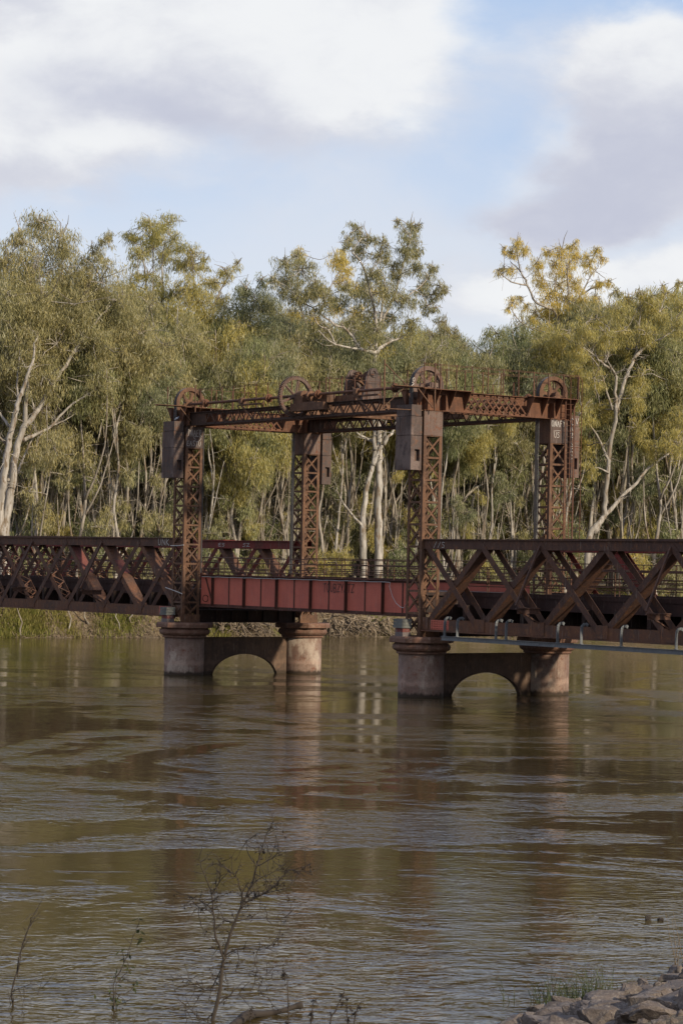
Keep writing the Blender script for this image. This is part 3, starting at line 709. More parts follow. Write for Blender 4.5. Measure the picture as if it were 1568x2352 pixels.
gear((wx-.55, wy, 17.25), .72, -.13, .13, 44, 'large_gear'); gear((wx-.3, wy-.1, 18.15), .26, -.1, .1, 16, 'pinion'); gear((wx+.6, wy, 17.95), .42, -.12, .12, 24, 'small_gear')
m_ = MB(); m_.tube([(wx-1.05, wy, 17.25), (wx+1.05, wy, 17.25)], .08, 10); m_.tube([(wx-1.15, wy-.1, 18.15), (wx+1.15, wy-.1, 18.15)], .06, 10); m_.tube([(wx+.1, wy, 17.25), (wx+.8, wy, 17.25)], .3, 20)
m_.build('axle', 'gantry', wi)

# pigeon on the left counterweight
pb = MB(); bx, by, bz = .25, -1.05, 15.6
pts = [(.0,-.15,.10),(.0,-.11,.12),(.0,-.05,.145),(.0,.02,.17),(.0,.07,.20),(.0,.10,.235),(.0,.125,.26),(.0,.15,.262)]
pb.tube([(bx+a, by+b_*1.15, bz+c*1.15) for a, b_, c in pts], [.012,.035,.065,.075,.06,.04,.036,.012], 12)
bird = thing('pigeon', (bx, by, bz), 'small blue-grey pigeon standing on the left counterweight box', 'bird')
pb.build('body', 'feather', bird, True)
q_ = MB(); q_.tube([(bx, by+.17, bz+.30), (bx, by+.205, bz+.292)], [.01, .002], 6); q_.build('beak', 'dark', bird)
q_ = MB(); q_.tube([(bx-.02, by, bz), (bx-.02, by, bz+.1)], .006, 5); q_.tube([(bx+.02, by+.01, bz), (bx+.02, by+.01, bz+.1)], .006, 5); q_.build('leg', 'brickr', bird)

# access ladder on the right tower
lx, ly = L+.85, B+.30
t_ = thing('access_ladder', (lx, ly, 4.5), 'narrow steel access ladder running up the right-hand tower past the gantry rail', 'ladder')
for yy in (ly-.02, ly+.62):
    m_ = MB(); m_.bar((lx, yy, 4.5), (lx, yy, 16.6), .05, .09 if yy > ly+.3 else .06, (1,0,0)); m_.build('side_rail', 'rail', t_)
for yy in (ly+.12, ly+.95):
    m_ = MB(); z = 17.75
    m_.tube([(lx+.25, yy, 5.0), (lx+.25, yy, z-.3), (lx+.2, yy, z-.1), (lx, yy, z), (lx-.4, yy, z)], .022, 6); m_.build('grab_rail', 'gantry', t_)
m_ = MB()
for k in range(39): z = 4.8+k*.30; m_.tube([(lx, ly-.02, z), (lx, ly+.62, z)], .013, 5)
for z in (6.5, 9.3, 12.0, 13.8): m_.bar((lx, ly+.1, z), (L+TA, ly+.1, z), .04, .04); m_.bar((lx, ly+.6, z), (lx+.25, ly+.95, z), .03, .03)
m_.build('rung', 'rail', t_)

# ------------------------------------------------------------------ lift span
ls = thing('lift_span', (L/2, B/2, 4.2), 'red plate-girder lift span hanging between the four lattice towers', 'bridge span')
LX0, LX1 = .95, L-.95; LZ0, LZ1 = 4.30, 6.16
for gi, y in enumerate((.55, B-.55)):
    s_ = -1 if gi == 0 else 1
    m_ = MB(); m_.box(LX0, LX1, y-.012, y+.012, LZ0, LZ1); go = m_.build('plate_girder', 'red', ls)
    fl = MB(); fl.box(LX0, LX1, y-.21, y+.21, LZ1+.002, LZ1+.06); fl.box(LX0, LX1, y-.21, y+.21, LZ0-.06, LZ0-.002)
    fl.box(LX0, LX1, y-.035, y+.035, LZ1-.10, LZ1); fl.box(LX0, LX1, y-.035, y+.035, LZ0, LZ0+.12)
    n = 0
    for k in range(200):
        xx = LX0+.06+k*.108
        if xx < LX1: fl.rivet((xx, y+s_*.036, LZ0+.06), (0,s_,0), .016); fl.rivet((xx, y+s_*.17, LZ0-.06), (0,0,-1), .03)
    fl.build('flange', 'redrib', go)
    k = 0; xx = 2.35
    while xx < LX1-.2:
        r_ = MB()
        if k % 2 == 0:
            r_.box(xx-.07, xx+.07, y+s_*.014 if s_ > 0 else y-.03, y+.03 if s_ > 0 else y-.014, LZ0+.12, LZ1-.1); r_.box(xx-.012, xx+.012, *(sorted((y+s_*.03, y+s_*.19))), LZ0+.001, LZ1-.001)
        else:
            r_.box(xx-.06, xx+.06, *(sorted((y+s_*.014, y+s_*.028))), LZ0+.12, LZ1-.1)
            for q2 in range(16): r_.rivet((xx, y+s_*.028, LZ0+.2+q2*.1), (0,s_,0), .018)
        r_.build('stiffener', 'redrib', go); xx += 1.735; k += 1
    if gi == 0:
        graffiti('TOUBZYATZ', (13.95, y-.04, 5.42), (1,0,0), (0,0,1), .30, .48, .035, 'kspray', go)
        fl = MB(); fl.bar((1.5, y-.05, 6.0), (2.3, y-.05, 4.5), .03, .1); fl.ring((1.75, y-.2, 4.75), .18, .22, -.02, .02, 20); fl.build('end_brace', 'redrib', go)
for k in range(13):
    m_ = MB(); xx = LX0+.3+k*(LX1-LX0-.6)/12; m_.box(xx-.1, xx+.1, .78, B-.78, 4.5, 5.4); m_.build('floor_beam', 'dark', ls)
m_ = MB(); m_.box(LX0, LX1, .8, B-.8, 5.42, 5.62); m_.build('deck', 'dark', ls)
def pipe_rail(x0, x1, y, zb, zs, step, parent, postmat='tower', thick=.026, loops=False, name='handrail'):
    m_ = MB()
    for z in zs: m_.tube([(x0, y, z), ((x0+x1)/2, y, z-.01), (x1, y, z)], thick, 6)
    o = m_.build(name, 'truss', parent); n = max(2, int((x1-x0)/step))
    for k in range(n+1): q_ = MB(); xx = x0+(x1-x0)*k/n; q_.tube([(xx, y, zb), (xx, y, zs[-1])], .03, 6); q_.build('post', postmat, o)
    return o
pipe_rail(LX0, LX1, .62, LZ1+.06, (6.42, 6.62, 6.95, 7.25), 2.2, ls); pipe_rail(LX0, LX1, B-.62, LZ1+.06, (6.45, 6.7, 7.0, 7.35), 2.0, ls)
for k in range(7):
    xx = 1.6+k*3.1; m_ = MB(); y = .68
    m_.tube([(xx, y, 6.4), (xx, y, 7.0), (xx+.12, y, 7.1), (xx+.9, y, 7.1), (xx+1.0, y, 7.0), (xx+1.0, y, 6.4)], .022, 6); m_.build('rail_loop', 'band', ls)
# white cable along the flange and its hanging loop
m_ = MB(); P = [(LX0+.4+k*.6, .33, 6.08+.012*math.sin(k*2.3)) for k in range(33)]
P += [(20.6, .25, 5.85), (20.95, .2, 5.3), (21.4, .12, 4.95), (21.9, .05, 4.75), (22.4, -.1, 4.72), (22.9, -.4, 4.85), (23.3, -.7, 4.9)]
m_.tube(P, .016, 5); tag(center(m_.build('cable', 'white')), 'thin white cable along the red girder top, drooping in a loop at its right end', 'cable')
for x, zz in ((0, (7.3, 4.9)), (0, (5.5, 5.45))):
    pass
m_ = MB(); m_.tube([(-.75, -.68, 7.95), (.2, -.70, 7.95), (.72, -.66, 8.0)], .025, 6); m_.tube([(-1.2, -.72, 5.35), (.0, -.73, 5.15), (.7, -.68, 5.0)], .025, 6)
tag(center(m_.build('pale_rope', 'white')), 'short pale lashings tied round the foot of the left tower', 'rope')

# ------------------------------------------------------------------ truss spans
PL = 4.70; ZB0, ZB1, ZT0, ZT1 = 3.60, 4.18, 7.92, 8.42
def truss_span(x0, sgn, npan, label):
    t_ = thing('truss_span', (x0, B/2, 3.5), label, 'bridge span', 'fixed truss spans either side of the lift span')
    xe = x0+sgn*PL*npan
    for near in (True, False):
        ya, yb = (-.45, .35) if near else (B-.35, B+.45)
        yc = (ya+yb)/2; o_ = -1 if near else 1
        a, b_ = sorted((x0-sgn*.3, xe))
        red = (not near)
        tm = 'trussred' if red else 'truss'
        c_ = MB()
        for y in (ya, yb): c_.box(a, b_, y-.012, y+.012, ZT0, ZT1)
        c_.box(a, b_, ya-.10, yb+.10, ZT1+.002, ZT1+.035)
        for y, s2 in ((ya, -1), (yb, 1)):
            ys_ = sorted((y+s2*.013, y+s2*.10)); c_.box(a, b_, ys_[0], ys_[1], ZT1-.025, ZT1); ys_ = sorted((y+s2*.013, y+s2*.06)); c_.box(a, b_, ys_[0], ys_[1], ZT0+.0, ZT0+.02)
        # extra cover plates away from the ends
        ca, cb = sorted((x0+sgn*PL*1.85, xe)); c_.box(ca, cb, ya-.08, yb+.08, ZT1+.036, ZT1+.075)
        ca, cb = sorted((x0+sgn*PL*3.1, xe)); c_.box(ca, cb, ya-.06, yb+.06, ZT1+.076, ZT1+.10)
        for k in range(npan):
            for q2 in range(24):
                xx = x0+sgn*(k*PL+PL*(.08+.035*(q2 // 3)))
                for j in range(1): c_.rivet((xx, ya-.013 if near else yb+.013, ZT0+.12+(q2 % 3)*.13), (0, o_, 0), .022)
            xr = x0+sgn*(k+1)*PL
            c_.box(xr+.9-.006, xr+.9+.006, ya-.016, ya-.0125, ZT0+.02, ZT1-.03)
        n = int((b_-a)/.16)
        for k in range(n): c_.rivet((a+.08+k*.16, ya-.05, ZT1-.026), (0,0,-1), .02)
        c_.build('top_chord', tm, t_)
        d_ = MB()
        for y in (ya, yb): d_.box(a, b_, y-.012, y+.012, ZB0, ZB1)
        for y in (ya, yb):
            d_.box(a, b_, y-.16, y+.16, ZB0-.05, ZB0-.002)
        d_.box(a, b_, ya-.10, yb+.10, ZB0-.09, ZB0-.052) if False else None
        n = int((b_-a)/.13)
        for k in range(n):
            d_.rivet((a+.06+k*.13, (ya-.10) if near else (yb+.10), ZB0-.001), (0,0,1), .02); d_.rivet((a+.06+k*.13, ya-.013 if near else yb+.013, ZB0+.07), (0,o_,0), .016)
        for k in range(1, npan):
            for q2 in range(15): d_.rivet((x0+sgn*k*PL-.7+(q2 // 3)*.3, ya-.013 if near else yb+.013, ZB0+.18+(q2 % 3)*.12), (0,o_,0), .022)
        for k in range(7):
            for j in range(4): d_.rivet((x0+sgn*(.75+k*.2), ya-.013, ZB0+.12+j*.12), (0,-1,0), .045)
        bo = d_.build('bottom_chord', 'trussfoot', t_)
        if near:
            rp = MB(); xa, xb = sorted((x0+sgn*.62, x0+sgn*2.15)); rp.box(xa, xb, ya-.019, ya-.014, ZB0+.05, ZB1-.02)
            for k in range(9):
                for j in range(4): rp.rivet((xa+.1+k*.165, ya-.019, ZB0+.12+j*.12), (0,-1,0), .045)
            rp.build('red_splice_plate', 'red', bo)
        for k in range(npan):
            xa, xb = x0+sgn*k*PL, x0+sgn*(k+1)*PL
            if k == 0: xa = x0+sgn*.12
            zt_, zb_ = ZT0+.12, ZB0+.25
            # ties: pairs of flats falling away from the lift span at the top
            m_ = MB()
            for y in (ya+.03*(-1 if near else 1)-.0, yb): m_.bar((xa, y-.0 if y == yb else y-.0, ZT1-.22), (xb, y, ZB0+.1), .022, .34, (0,1,0))
            m_.build('tie', tm, t_)
            # struts: box members, laced or plated on their wide faces
            m_ = MB(); y1_, y2_ = ya+.05, yb-.05
            A_ = Vector((xa, 0, zb_)); C_ = Vector((xb, 0, zt_)); dr = (C_-A_).normalized(); nr = Vector((-dr.z, 0, dr.x))
            for y in (y1_, y2_): m_.bar((xa, y, zb_), (xb, y, zt_), .025, .34, (0,1,0))
            laced = (sgn < 0 and k >= 3 or sgn > 0 and k >= 4)
            for s2 in (-1, 1):
                off = nr*.165*s2
                if not laced:
                    p0, p1 = A_+off, C_+off; m_.bar((p0.x, yc, p0.z), (p1.x, yc, p1.z), (y2_-y1_)-.03, .015, (0,1,0))
                    Ln = (C_-A_).length
                    for q2 in range(int(Ln/.3)):
                        pp = A_+dr*(.2+q2*.3)+off*(1.06); m_.rivet((pp.x, y1_+.08, pp.z), nr*s2, .024); m_.rivet((pp.x, y2_-.08, pp.z), nr*s2, .024)
                else:
                    Ln = (C_-A_).length; nn = int(Ln/.55)
                    for q2 in range(nn):
                        p0 = A_+dr*(Ln*q2/nn)+off; p1 = A_+dr*(Ln*(q2+1)/nn)+off; e0, e1 = (y1_, y2_) if q2 % 2 else (y2_, y1_)
                        m_.bar((p0.x, e0, p0.z), (p1.x, e1, p1.z), .08, .014, (0,1,0))
            so_ = m_.build('strut', 'trussfoot' if sgn < 0 else 'truss', t_)
            if sgn < 0 and near and k in (1, 2):
                rp = MB(); off = nr*.18*(1 if nr.x > 0 else -1)
                Ln = (C_-A_).length; p0 = A_+dr*(Ln*.52)+off; p1 = A_+dr*(Ln*(.92 if k == 2 else .72))+off; rp.bar((p0.x, yc, p0.z), (p1.x, yc, p1.z), (y2_-y1_)-.08, .01, (0,1,0)); rp.build('red_primer_patch', 'primer', so_)
        # gusset plates
        for k in range(0, npan+1):
            m_ = MB(); xx = x0+sgn*k*PL
            for y in ((ya-.038) if near else (yb+.038),):
                m_.box(xx-.42, xx+.42, y-.008, y+.008, ZB0+.04, ZB1+.12)
                for q2 in range(14): m_.rivet((xx-.3+.6*random.random(), y-.008, ZB0+.1+.45*random.random()), (0,-1,0), .022)
            m_.build('gusset', 'trussfoot', t_)
        # outriggers: raking stay from the top chord to a bracket on the floor beam
        for k in range(2, npan, 2):
            xx = x0+sgn*k*PL; yo = ya-1.55 if near else yb+1.55; ye = ya if near else yb
            m_ = MB(); m_.bar((xx, ye+o_*.05, ZT0+.2), (xx-.0, yo, 5.12), .10, .10, (1,0,0)); m_.bar((xx, yo-.05*o_, 5.0), (xx, ye, 5.0), .14, .06, (1,0,0)); m_.box(xx-.012, xx+.012, *sorted((yo+.1*(-o_), ye)), 4.72, 4.98)
            m_.bar((xx, yo, 4.98), (xx, ye+.05*o_, ZB1+.1), .09, .07, (1,0,0)); m_.tube([(xx, ye+o_*.5, 4.6), (xx-.25, ye+o_*.35, 3.75)], .014, 5)
            m_.build('outrigger', tm, t_)
    # floor system
    a, b_ = sorted((x0+sgn*.9, xe))
    for k in range(npan*1+1):
        xx = x0+sgn*(.6+k*PL) if k == 0 else x0+sgn*k*PL
        for off in (0,) if k == 0 else (0, -sgn*PL/2):
            m_ = MB(); m_.box(xx+off-.14, xx+off+.14, .4, B-.4, 4.2, 5.0)
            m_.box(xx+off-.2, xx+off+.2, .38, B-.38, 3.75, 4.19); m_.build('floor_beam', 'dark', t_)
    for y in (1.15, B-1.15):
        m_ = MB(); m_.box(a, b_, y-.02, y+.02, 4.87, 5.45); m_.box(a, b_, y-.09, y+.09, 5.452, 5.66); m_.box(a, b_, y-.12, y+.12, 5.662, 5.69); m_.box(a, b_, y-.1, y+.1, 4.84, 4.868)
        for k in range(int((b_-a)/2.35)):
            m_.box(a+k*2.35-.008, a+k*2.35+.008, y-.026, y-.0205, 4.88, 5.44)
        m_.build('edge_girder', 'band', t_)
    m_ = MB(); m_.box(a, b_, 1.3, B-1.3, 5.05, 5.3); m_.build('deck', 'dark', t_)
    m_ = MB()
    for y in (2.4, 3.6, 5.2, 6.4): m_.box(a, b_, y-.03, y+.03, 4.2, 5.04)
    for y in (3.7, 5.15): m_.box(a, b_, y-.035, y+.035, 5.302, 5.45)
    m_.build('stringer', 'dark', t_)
    pipe_rail(a, b_, 1.2, 5.69, (6.0, 6.18, 6.42, 6.92), 2.35, t_, 'truss'); pipe_rail(a, b_, B-1.2, 5.69, (6.05, 6.3, 6.5, 6.95, 7.3), 2.35, t_, 'truss'); pipe_rail(a, b_, 3.1, 5.3, (6.1, 6.55, 7.0), 2.6, t_, 'truss')
    return t_
tl = truss_span(-.15, -1, 13, 'truss span with laced and plated struts running from left tower to far bank')
tr_ = truss_span(L+.75, 1, 8, 'nearest truss span with heavy crossed members running off the right edge')
for c_ in tl.children:
    if c_.name.startswith('top_chord'):
        graffiti('UNK', (-2.6, -.48, 7.98), (1,0,0), (0,0,1), .42, .38, .04, 'wspray', c_); break
for c_ in tl.children:
    if c_.name.startswith('top_chord') and c_.data.materials[0] == MT['trussred']:
        graffiti('ES', (-9.6, B-.37, 8.05), (1,0,0), (0,0,1), .4, .22, .03, 'wspray', c_); graffiti('SZ', (-6.6, B-.37, 8.05), (1,0,0), (0,0,1), .4, .22, .03, 'wspray', c_)
for c_ in tr_.children:
    if c_.name.startswith('top_chord'):
        graffiti('//S', (L+1.5, -.48, 8.0), (1,0,0), (0,0,1), .3, .3, .025, 'wspray', c_); break

# grey pipe-support beam hooked over the near bottom chord of the right span
sb = thing('pipe_support_beam', (36, -.95, 3.2), 'galvanised grey beam with hooks hung along the right truss bottom chord', 'beam')
m_ = MB(); x0_, x1_ = 26.9, L+.75+PL*8; y = -1.02
m_.box(x0_, x1_, y-.01, y+.01, 3.16, 3.34); m_.box(x0_, x1_, y-.08, y+.08, 3.342, 3.36); m_.box(x0_, x1_, y-.08, y+.08, 3.14, 3.158); m_.box(34.4, 34.75, y-.02, y-.011, 3.18, 3.32)
m_.build('beam', 'zinc', sb)
for xx in (26.9+.25, 28.2, 31.35, 32.15, 36.1, 37.85, 40.7, 44.45, 47.9, 49.6, 53.2, 56.9):
    m_ = MB(); P = [(y, 3.36), (y, 3.9), (y+.02, 4.16), (y+.07, 4.27), (y+.17, 4.33), (y+.30, 4.34), (y+.42, 4.28)]
    for (ya, za), (yb, zb) in zip(P, P[1:]): m_.bar((xx, ya, za), (xx, yb+.0, zb), .035, .15 if zb < 4.3 else .12, (1,0,0))
    m_.box(xx-.09, xx+.09, y-.08, y+.08, 3.361, 3.385); m_.build('hook', 'zinc', sb)

# ------------------------------------------------------------------ trees
def leaves(cent, n, rad, zs=1.15, ln=(.26, .66), wd=(.017, .036), droop=.86, hang=1.):
    """drooping leaf blades gathered in sprays inside a lobe of the crown; returns (n,4,3)"""
    c = np.asarray(cent); ns = max(10, int((11+4*rad)*hang)); 
    s_ = rng.normal(size=(ns, 3)); s_ /= np.linalg.norm(s_, axis=1)[:, None]; s_ *= (rng.random(ns)**.5*rad*1.0)[:, None]; s_[:, 2] *= zs*.9
    k = rng.integers(0, ns, n); spr = min(rad*.22, .5)
    p_ = c+s_[k]+rng.normal(size=(n, 3))*[spr, spr, spr*.62]; p_[:, 2] -= np.abs(rng.normal(size=n))*spr*1.0
    d = rng.normal(size=(n, 3))*(1-droop*.7); d[:, 2] -= droop*1.15; d /= np.linalg.norm(d, axis=1)[:, None]
    u = np.cross(d, rng.normal(size=(n, 3))); u /= np.linalg.norm(u, axis=1)[:, None]
    l_ = rng.uniform(*ln, n)[:, None]; w_ = rng.uniform(*wd, n)[:, None]
    return np.stack([p_, p_+d*l_*.5+u*w_, p_+d*l_, p_+d*l_*.5-u*w_], 1)
def quadmesh(name, A_, m, parent, off):
    V = A_.reshape(-1, 3)-np.asarray(off); q_ = np.arange(len(V)).reshape(-1, 4); return npmesh(name, V, q_, m, parent)
def smoothline(P, sub=4):
    P = [np.asarray(p_, float) for p_ in P]; out_ = []
    for i in range(len(P)-1):
        p0, p1, p2, p3 = P[max(i-1, 0)], P[i], P[i+1], P[min(i+2, len(P)-1)]
        for k in range(sub):
            s_ = k/sub; out_.append(.5*((2*p1)+(-p0+p2)*s_+(2*p0-5*p1+4*p2-p3)*s_**2+(-p0+3*p1-3*p2+p3)*s_**3))
    return out_+[P[-1]]
def tree_geo(limbs, blobs, dens=1., twig=10, kw={}, spray=.8):
    """limbs: [(points, r0, r1)], blobs: [(centre, radius)] -> trunk MB, leaf quads"""
    mb = MB(); nodes = []
    for pts, r0, r1 in limbs:
        P = smoothline(pts, 4); n = len(P)
        P = [p_+rng.normal(size=3)*min(r0*.14, .05)*(0 if i in (0,) else 1) for i, p_ in enumerate(P)]
        R = [r0+(r1-r0)*(i/(n-1))**.65 for i in range(n)]
        mb.tube(P, R, 9 if r0 > .15 else 6); nodes += [(p_, r_) for p_, r_ in zip(P, R)]
    for k in range(int(len(nodes)*spray)):
        j = random.randrange(len(nodes)//5, len(nodes)); a, r_ = nodes[j]; v = rng.normal(size=3)*[.6, 1, .7]; v[2] += .45; v /= np.linalg.norm(v); ln_ = random.uniform(.8, 2.6); Pk = [a]
        for q_ in range(4): v = v+rng.normal(size=3)*.3; v /= np.linalg.norm(v); Pk.append(Pk[-1]+v*ln_/4)
        mb.tube(Pk, list(np.linspace(min(r_*.4, .045), .01, 5)), 4, False)
    N = np.array([a for a, _ in nodes]); NR = np.array([r_ for _, r_ in nodes]); A_ = []
    order = sorted(blobs, key=lambda b_: np.linalg.norm(N-np.asarray(b_[0]), axis=1).min())
    for c, r in order:
        c = np.asarray(c, float); dl = N-c; D = np.linalg.norm(dl, axis=1)+np.where(dl[:, 2] > 0, dl[:, 2]*1.5, 0)
        j = int(D.argmin()); a = N[j]; ln_ = np.linalg.norm(c-a)
        if ln_ > .25*r:
            mid = a*.5+c*.5+np.array([0, 0, -.06*ln_])+rng.normal(size=3)*.1*ln_; q1 = a*.75+mid*.25+rng.normal(size=3)*.03*ln_
            P = smoothline([a, q1, mid, c], 3); r0 = min(NR[j]*.75, .05+.022*ln_+.02*r); R = list(np.linspace(r0, .035, len(P)))
            mb.tube(P, R, 6, False); N = np.vstack([N, np.array(P[2:])]); NR = np.concatenate([NR, R[2:]])
        for k in range(twig):
            e = c+rng.normal(size=3)*r*.6; m2 = (c+e)/2+rng.normal(size=3)*.12*r; mb.tube([c, m2, e], [.055, .04, .015], 4, False)
        A_.append(leaves(c, int(560*dens*r*r)+20, r, **kw))
    return mb, np.concatenate(A_)
def make_tree(name, limbs, blobs, bark_, leaf_, label, dens=1., group=None, kw={}, cat='tree', twig=10):
    base = Vector(limbs[0][0][0]); rt = thing(name, base, label, cat, group)
    mb, A_ = tree_geo(limbs, blobs, dens, twig, kw)
    o = mb.build('trunk', bark_, rt, True); quadmesh('crown', A_, leaf_, rt, base); return rt
def pxtree(Xp, limbs, blobs, *a, cx=(1, 0, 1, 0), depth=2.5, **kw):
    """limbs and crown lobes given by bearing and height on the plane X=Xp, spread in depth about it"""
    sx, ox, sy, oy = cx
    Ls = []; first = True
    for pts, r0, r1 in limbs:
        n = len(pts); dz = random.uniform(-1, 1)*depth*.8; P = []
        for i, (x, y) in enumerate(pts):
            f_ = 0 if first else dz*i/max(1, n-1); P.append(at(x*sx+ox, y*sy+oy, 0, Xp+f_))
        if first:
            b0 = P[0].copy(); b0[2] = float(zg(np.array(b0[0]), np.array(b0[1])))-.4; P = [b0]+P; first = False
        s_ = np.dot(P[-1]-CAM, CF)/FP
        Ls.append((P, r0*s_, r1*s_))
    Bs = []
    for x, y, r in blobs:
        Xd = Xp+random.uniform(-1.5, .75)*depth; c = at(x*sx+ox, y*sy+oy, 0, Xd); s_ = np.dot(c-CAM, CF)/FP; Bs.append((c, r*sx*s_*1.3))
    return make_tree(a[0], Ls, Bs, *a[1:], **kw)

C2 = lambda *p_: [(x*.28, y*.28+815.3) for x, y in p_]
C1 = lambda *p_: [(x*.36, y*.36+439) for x, y in p_]
C3 = lambda *p_: [(x*.32+564.5, y*.32+470.4) for x, y in p_]
C4 = lambda *p_: [(x*.32+1066.2, y*.32+501.8) for x, y in p_]
C5 = lambda *p_: [(x*.2+752.6, y*.2+802.8) for x, y in p_]
C6 = lambda *p_: [(x*.22+1034.9, y*.22+815.3) for x, y in p_]
# 1 the big pale gum on the left bank
pxtree(-64, [(C2((40,1470),(70,1250),(105,1000),(130,800),(190,600),(290,480),(380,330),(470,180))+C1((470,1030),(560,900),(650,790),(740,700)), 14, 1.5),
             (C2((-12,1480),(5,1200),(30,1050),(60,800),(100,580),(140,400),(190,280),(240,130),(280,0))+C1((240,900)), 13, 2),
             (C1((470,1028),(600,975),(700,920),(790,870)), 4, 1), (C2((185,700),(300,650),(420,580),(560,430),(720,320),(800,280)), 5.5, 1.2), (C2((60,1030),(130,985),(210,800),(290,650),(400,560)), 4.5, 1.2),
             (C2((75,590),(0,480),(-60,430)), 4, 2), (C2((50,730),(0,680),(-60,620)), 4, 2), (C2((205,600),(215,350),(240,150),(270,20),(320,-140)), 6.5, 1.5), (C2((290,480),(240,250),(250,100),(300,-60)), 3, 1),
             (C2((150,380),(140,200),(160,0),(110,-250)), 3.5, 1), (C2((420,580),(520,540),(640,470)), 2.5, .8), (C1((800,990),(830,960),(860,930),(990,860)), 3, .8), (C1((480,1020),(560,880),(620,700)), 3, 1)],
       [(90,512,34),(45,550,30),(140,540,34),(60,600,46),(140,610,46),(215,578,24),(248,545,16),(232,640,44),(20,680,44),(95,690,52),(180,700,50),(275,690,36),(320,760,42),(40,780,46),(130,790,48),(220,780,46),(300,830,40),(375,790,30),(10,860,36),(110,870,34),(170,630,40),(12,600,30),(70,655,46),(250,720,44),(230,860,36),(345,700,30)],
       'river_gum', 'bark', 'leaf', 'tall twin-trunked gum with white limbs and a bronze-green crown at the far left', dens=1.0)
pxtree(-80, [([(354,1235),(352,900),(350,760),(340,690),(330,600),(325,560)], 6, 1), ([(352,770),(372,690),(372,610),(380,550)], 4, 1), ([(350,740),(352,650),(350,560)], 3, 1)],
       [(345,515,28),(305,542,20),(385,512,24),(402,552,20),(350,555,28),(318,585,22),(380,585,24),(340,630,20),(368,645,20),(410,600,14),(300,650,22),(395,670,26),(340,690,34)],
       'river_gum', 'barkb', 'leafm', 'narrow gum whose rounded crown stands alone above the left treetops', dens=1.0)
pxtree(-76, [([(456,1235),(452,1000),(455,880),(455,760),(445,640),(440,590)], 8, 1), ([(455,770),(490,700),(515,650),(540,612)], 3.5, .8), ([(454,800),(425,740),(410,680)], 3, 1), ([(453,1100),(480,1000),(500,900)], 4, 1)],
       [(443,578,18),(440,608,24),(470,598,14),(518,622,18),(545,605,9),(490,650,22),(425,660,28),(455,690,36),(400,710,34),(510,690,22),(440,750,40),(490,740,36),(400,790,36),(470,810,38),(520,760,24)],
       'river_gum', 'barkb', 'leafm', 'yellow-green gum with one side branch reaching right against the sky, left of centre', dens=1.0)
pxtree(-72, [([(592,1235),(585,1050),(580,900),(575,760),(585,680)], 7, 1), ([(582,960),(620,850),(630,760)], 4, 1), ([(583,1000),(530,880),(510,800)], 4, 1)],
       [(565,662,20),(602,640,14),(585,690,34),(545,712,34),(622,700,28),(560,760,44),(620,770,42),(510,790,36),(645,840,40),(570,850,44),(500,870,38),(610,900,36),(540,920,34)],
       'river_gum', 'barkb', 'leafb', 'grey-green drooping gum in the dip left of the middle treetops')
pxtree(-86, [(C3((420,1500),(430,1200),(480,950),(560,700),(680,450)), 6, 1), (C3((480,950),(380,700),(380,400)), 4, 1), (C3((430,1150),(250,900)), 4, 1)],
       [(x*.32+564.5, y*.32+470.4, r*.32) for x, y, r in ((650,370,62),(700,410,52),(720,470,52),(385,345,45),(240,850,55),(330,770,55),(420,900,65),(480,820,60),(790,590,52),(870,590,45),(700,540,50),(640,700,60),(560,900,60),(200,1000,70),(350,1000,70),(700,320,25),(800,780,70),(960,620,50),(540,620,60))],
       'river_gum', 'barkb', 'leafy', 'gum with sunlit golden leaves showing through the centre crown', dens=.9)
# centre gum
pxtree(-66, [([(836,1330),(833,1230)]+C5((410,1900),(450,1568),(520,1330),(600,1150),(700,1000),(775,890),(830,700)), 11, 2),
             ([(868,1330),(868,1200)]+C5((580,1568),(590,1250),(585,1100),(580,900),(560,650))+C3((925,1190),(930,1060),(940,960),(1000,800),(1080,600),(1150,350),(1180,200)), 11, 1.5),
             (C5((520,1330),(540,1150),(520,1060),(400,1000),(280,920),(200,880)), 6, 1.5), (C5((540,1150),(530,900),(530,700)), 6, 2), ([(838,1215),(806,1180),(785,1150),(772,1120)], 4, 1),
             (C3((930,1055),(840,1040),(760,940),(700,880),(640,860),(480,740),(370,690)), 5, 1.2), (C3((640,1000),(590,900),(520,860),(480,780)), 3, 1), (C3((840,1040),(640,1000),(520,900)), 3.5, 1.5), (C3((930,1060),(1000,1000),(1100,960),(1160,930)), 5, 1),
             (C3((950,930),(900,650),(830,420),(760,330),(830,240)), 4, 1), (C3((1060,660),(1100,690),(1240,590),(1310,520)), 3, .8), (C3((940,960),(980,700),(940,450)), 4, 1), (C5((640,1100),(660,950),(650,700)), 4, 2)],
       [(x*.32+564.5, y*.32+470.4, r*.32) for x, y, r in ((280,405,65),(370,360,40),(400,460,85),(300,550,85),(500,560,85),(200,530,42),(420,670,75),(560,670,75),(790,165,55),(730,245,48),(880,230,52),(820,320,60),(980,270,45),(960,360,66),(1085,115,26),(1180,150,56),(1240,140,26),(1175,240,56),(1140,320,70),(1230,330,45),(1060,430,75),(900,480,80),(1200,450,60),(1335,445,42),(1310,520,50),(1395,575,44),(1250,590,50),(1340,640,48),(1300,720,46),(720,590,50),(700,690,60),(850,620,80),(1000,610,80),(1130,670,80),(880,760,80),(1050,790,70),(770,830,60),(940,890,60),(1180,850,60),(340,640,60),(1420,610,26),(1360,740,26),(580,900,60),(480,880,50))],
       'river_gum', 'bark', 'leaf', 'broad open-crowned gum with forked white trunk in the centre behind the lift span', dens=.95)
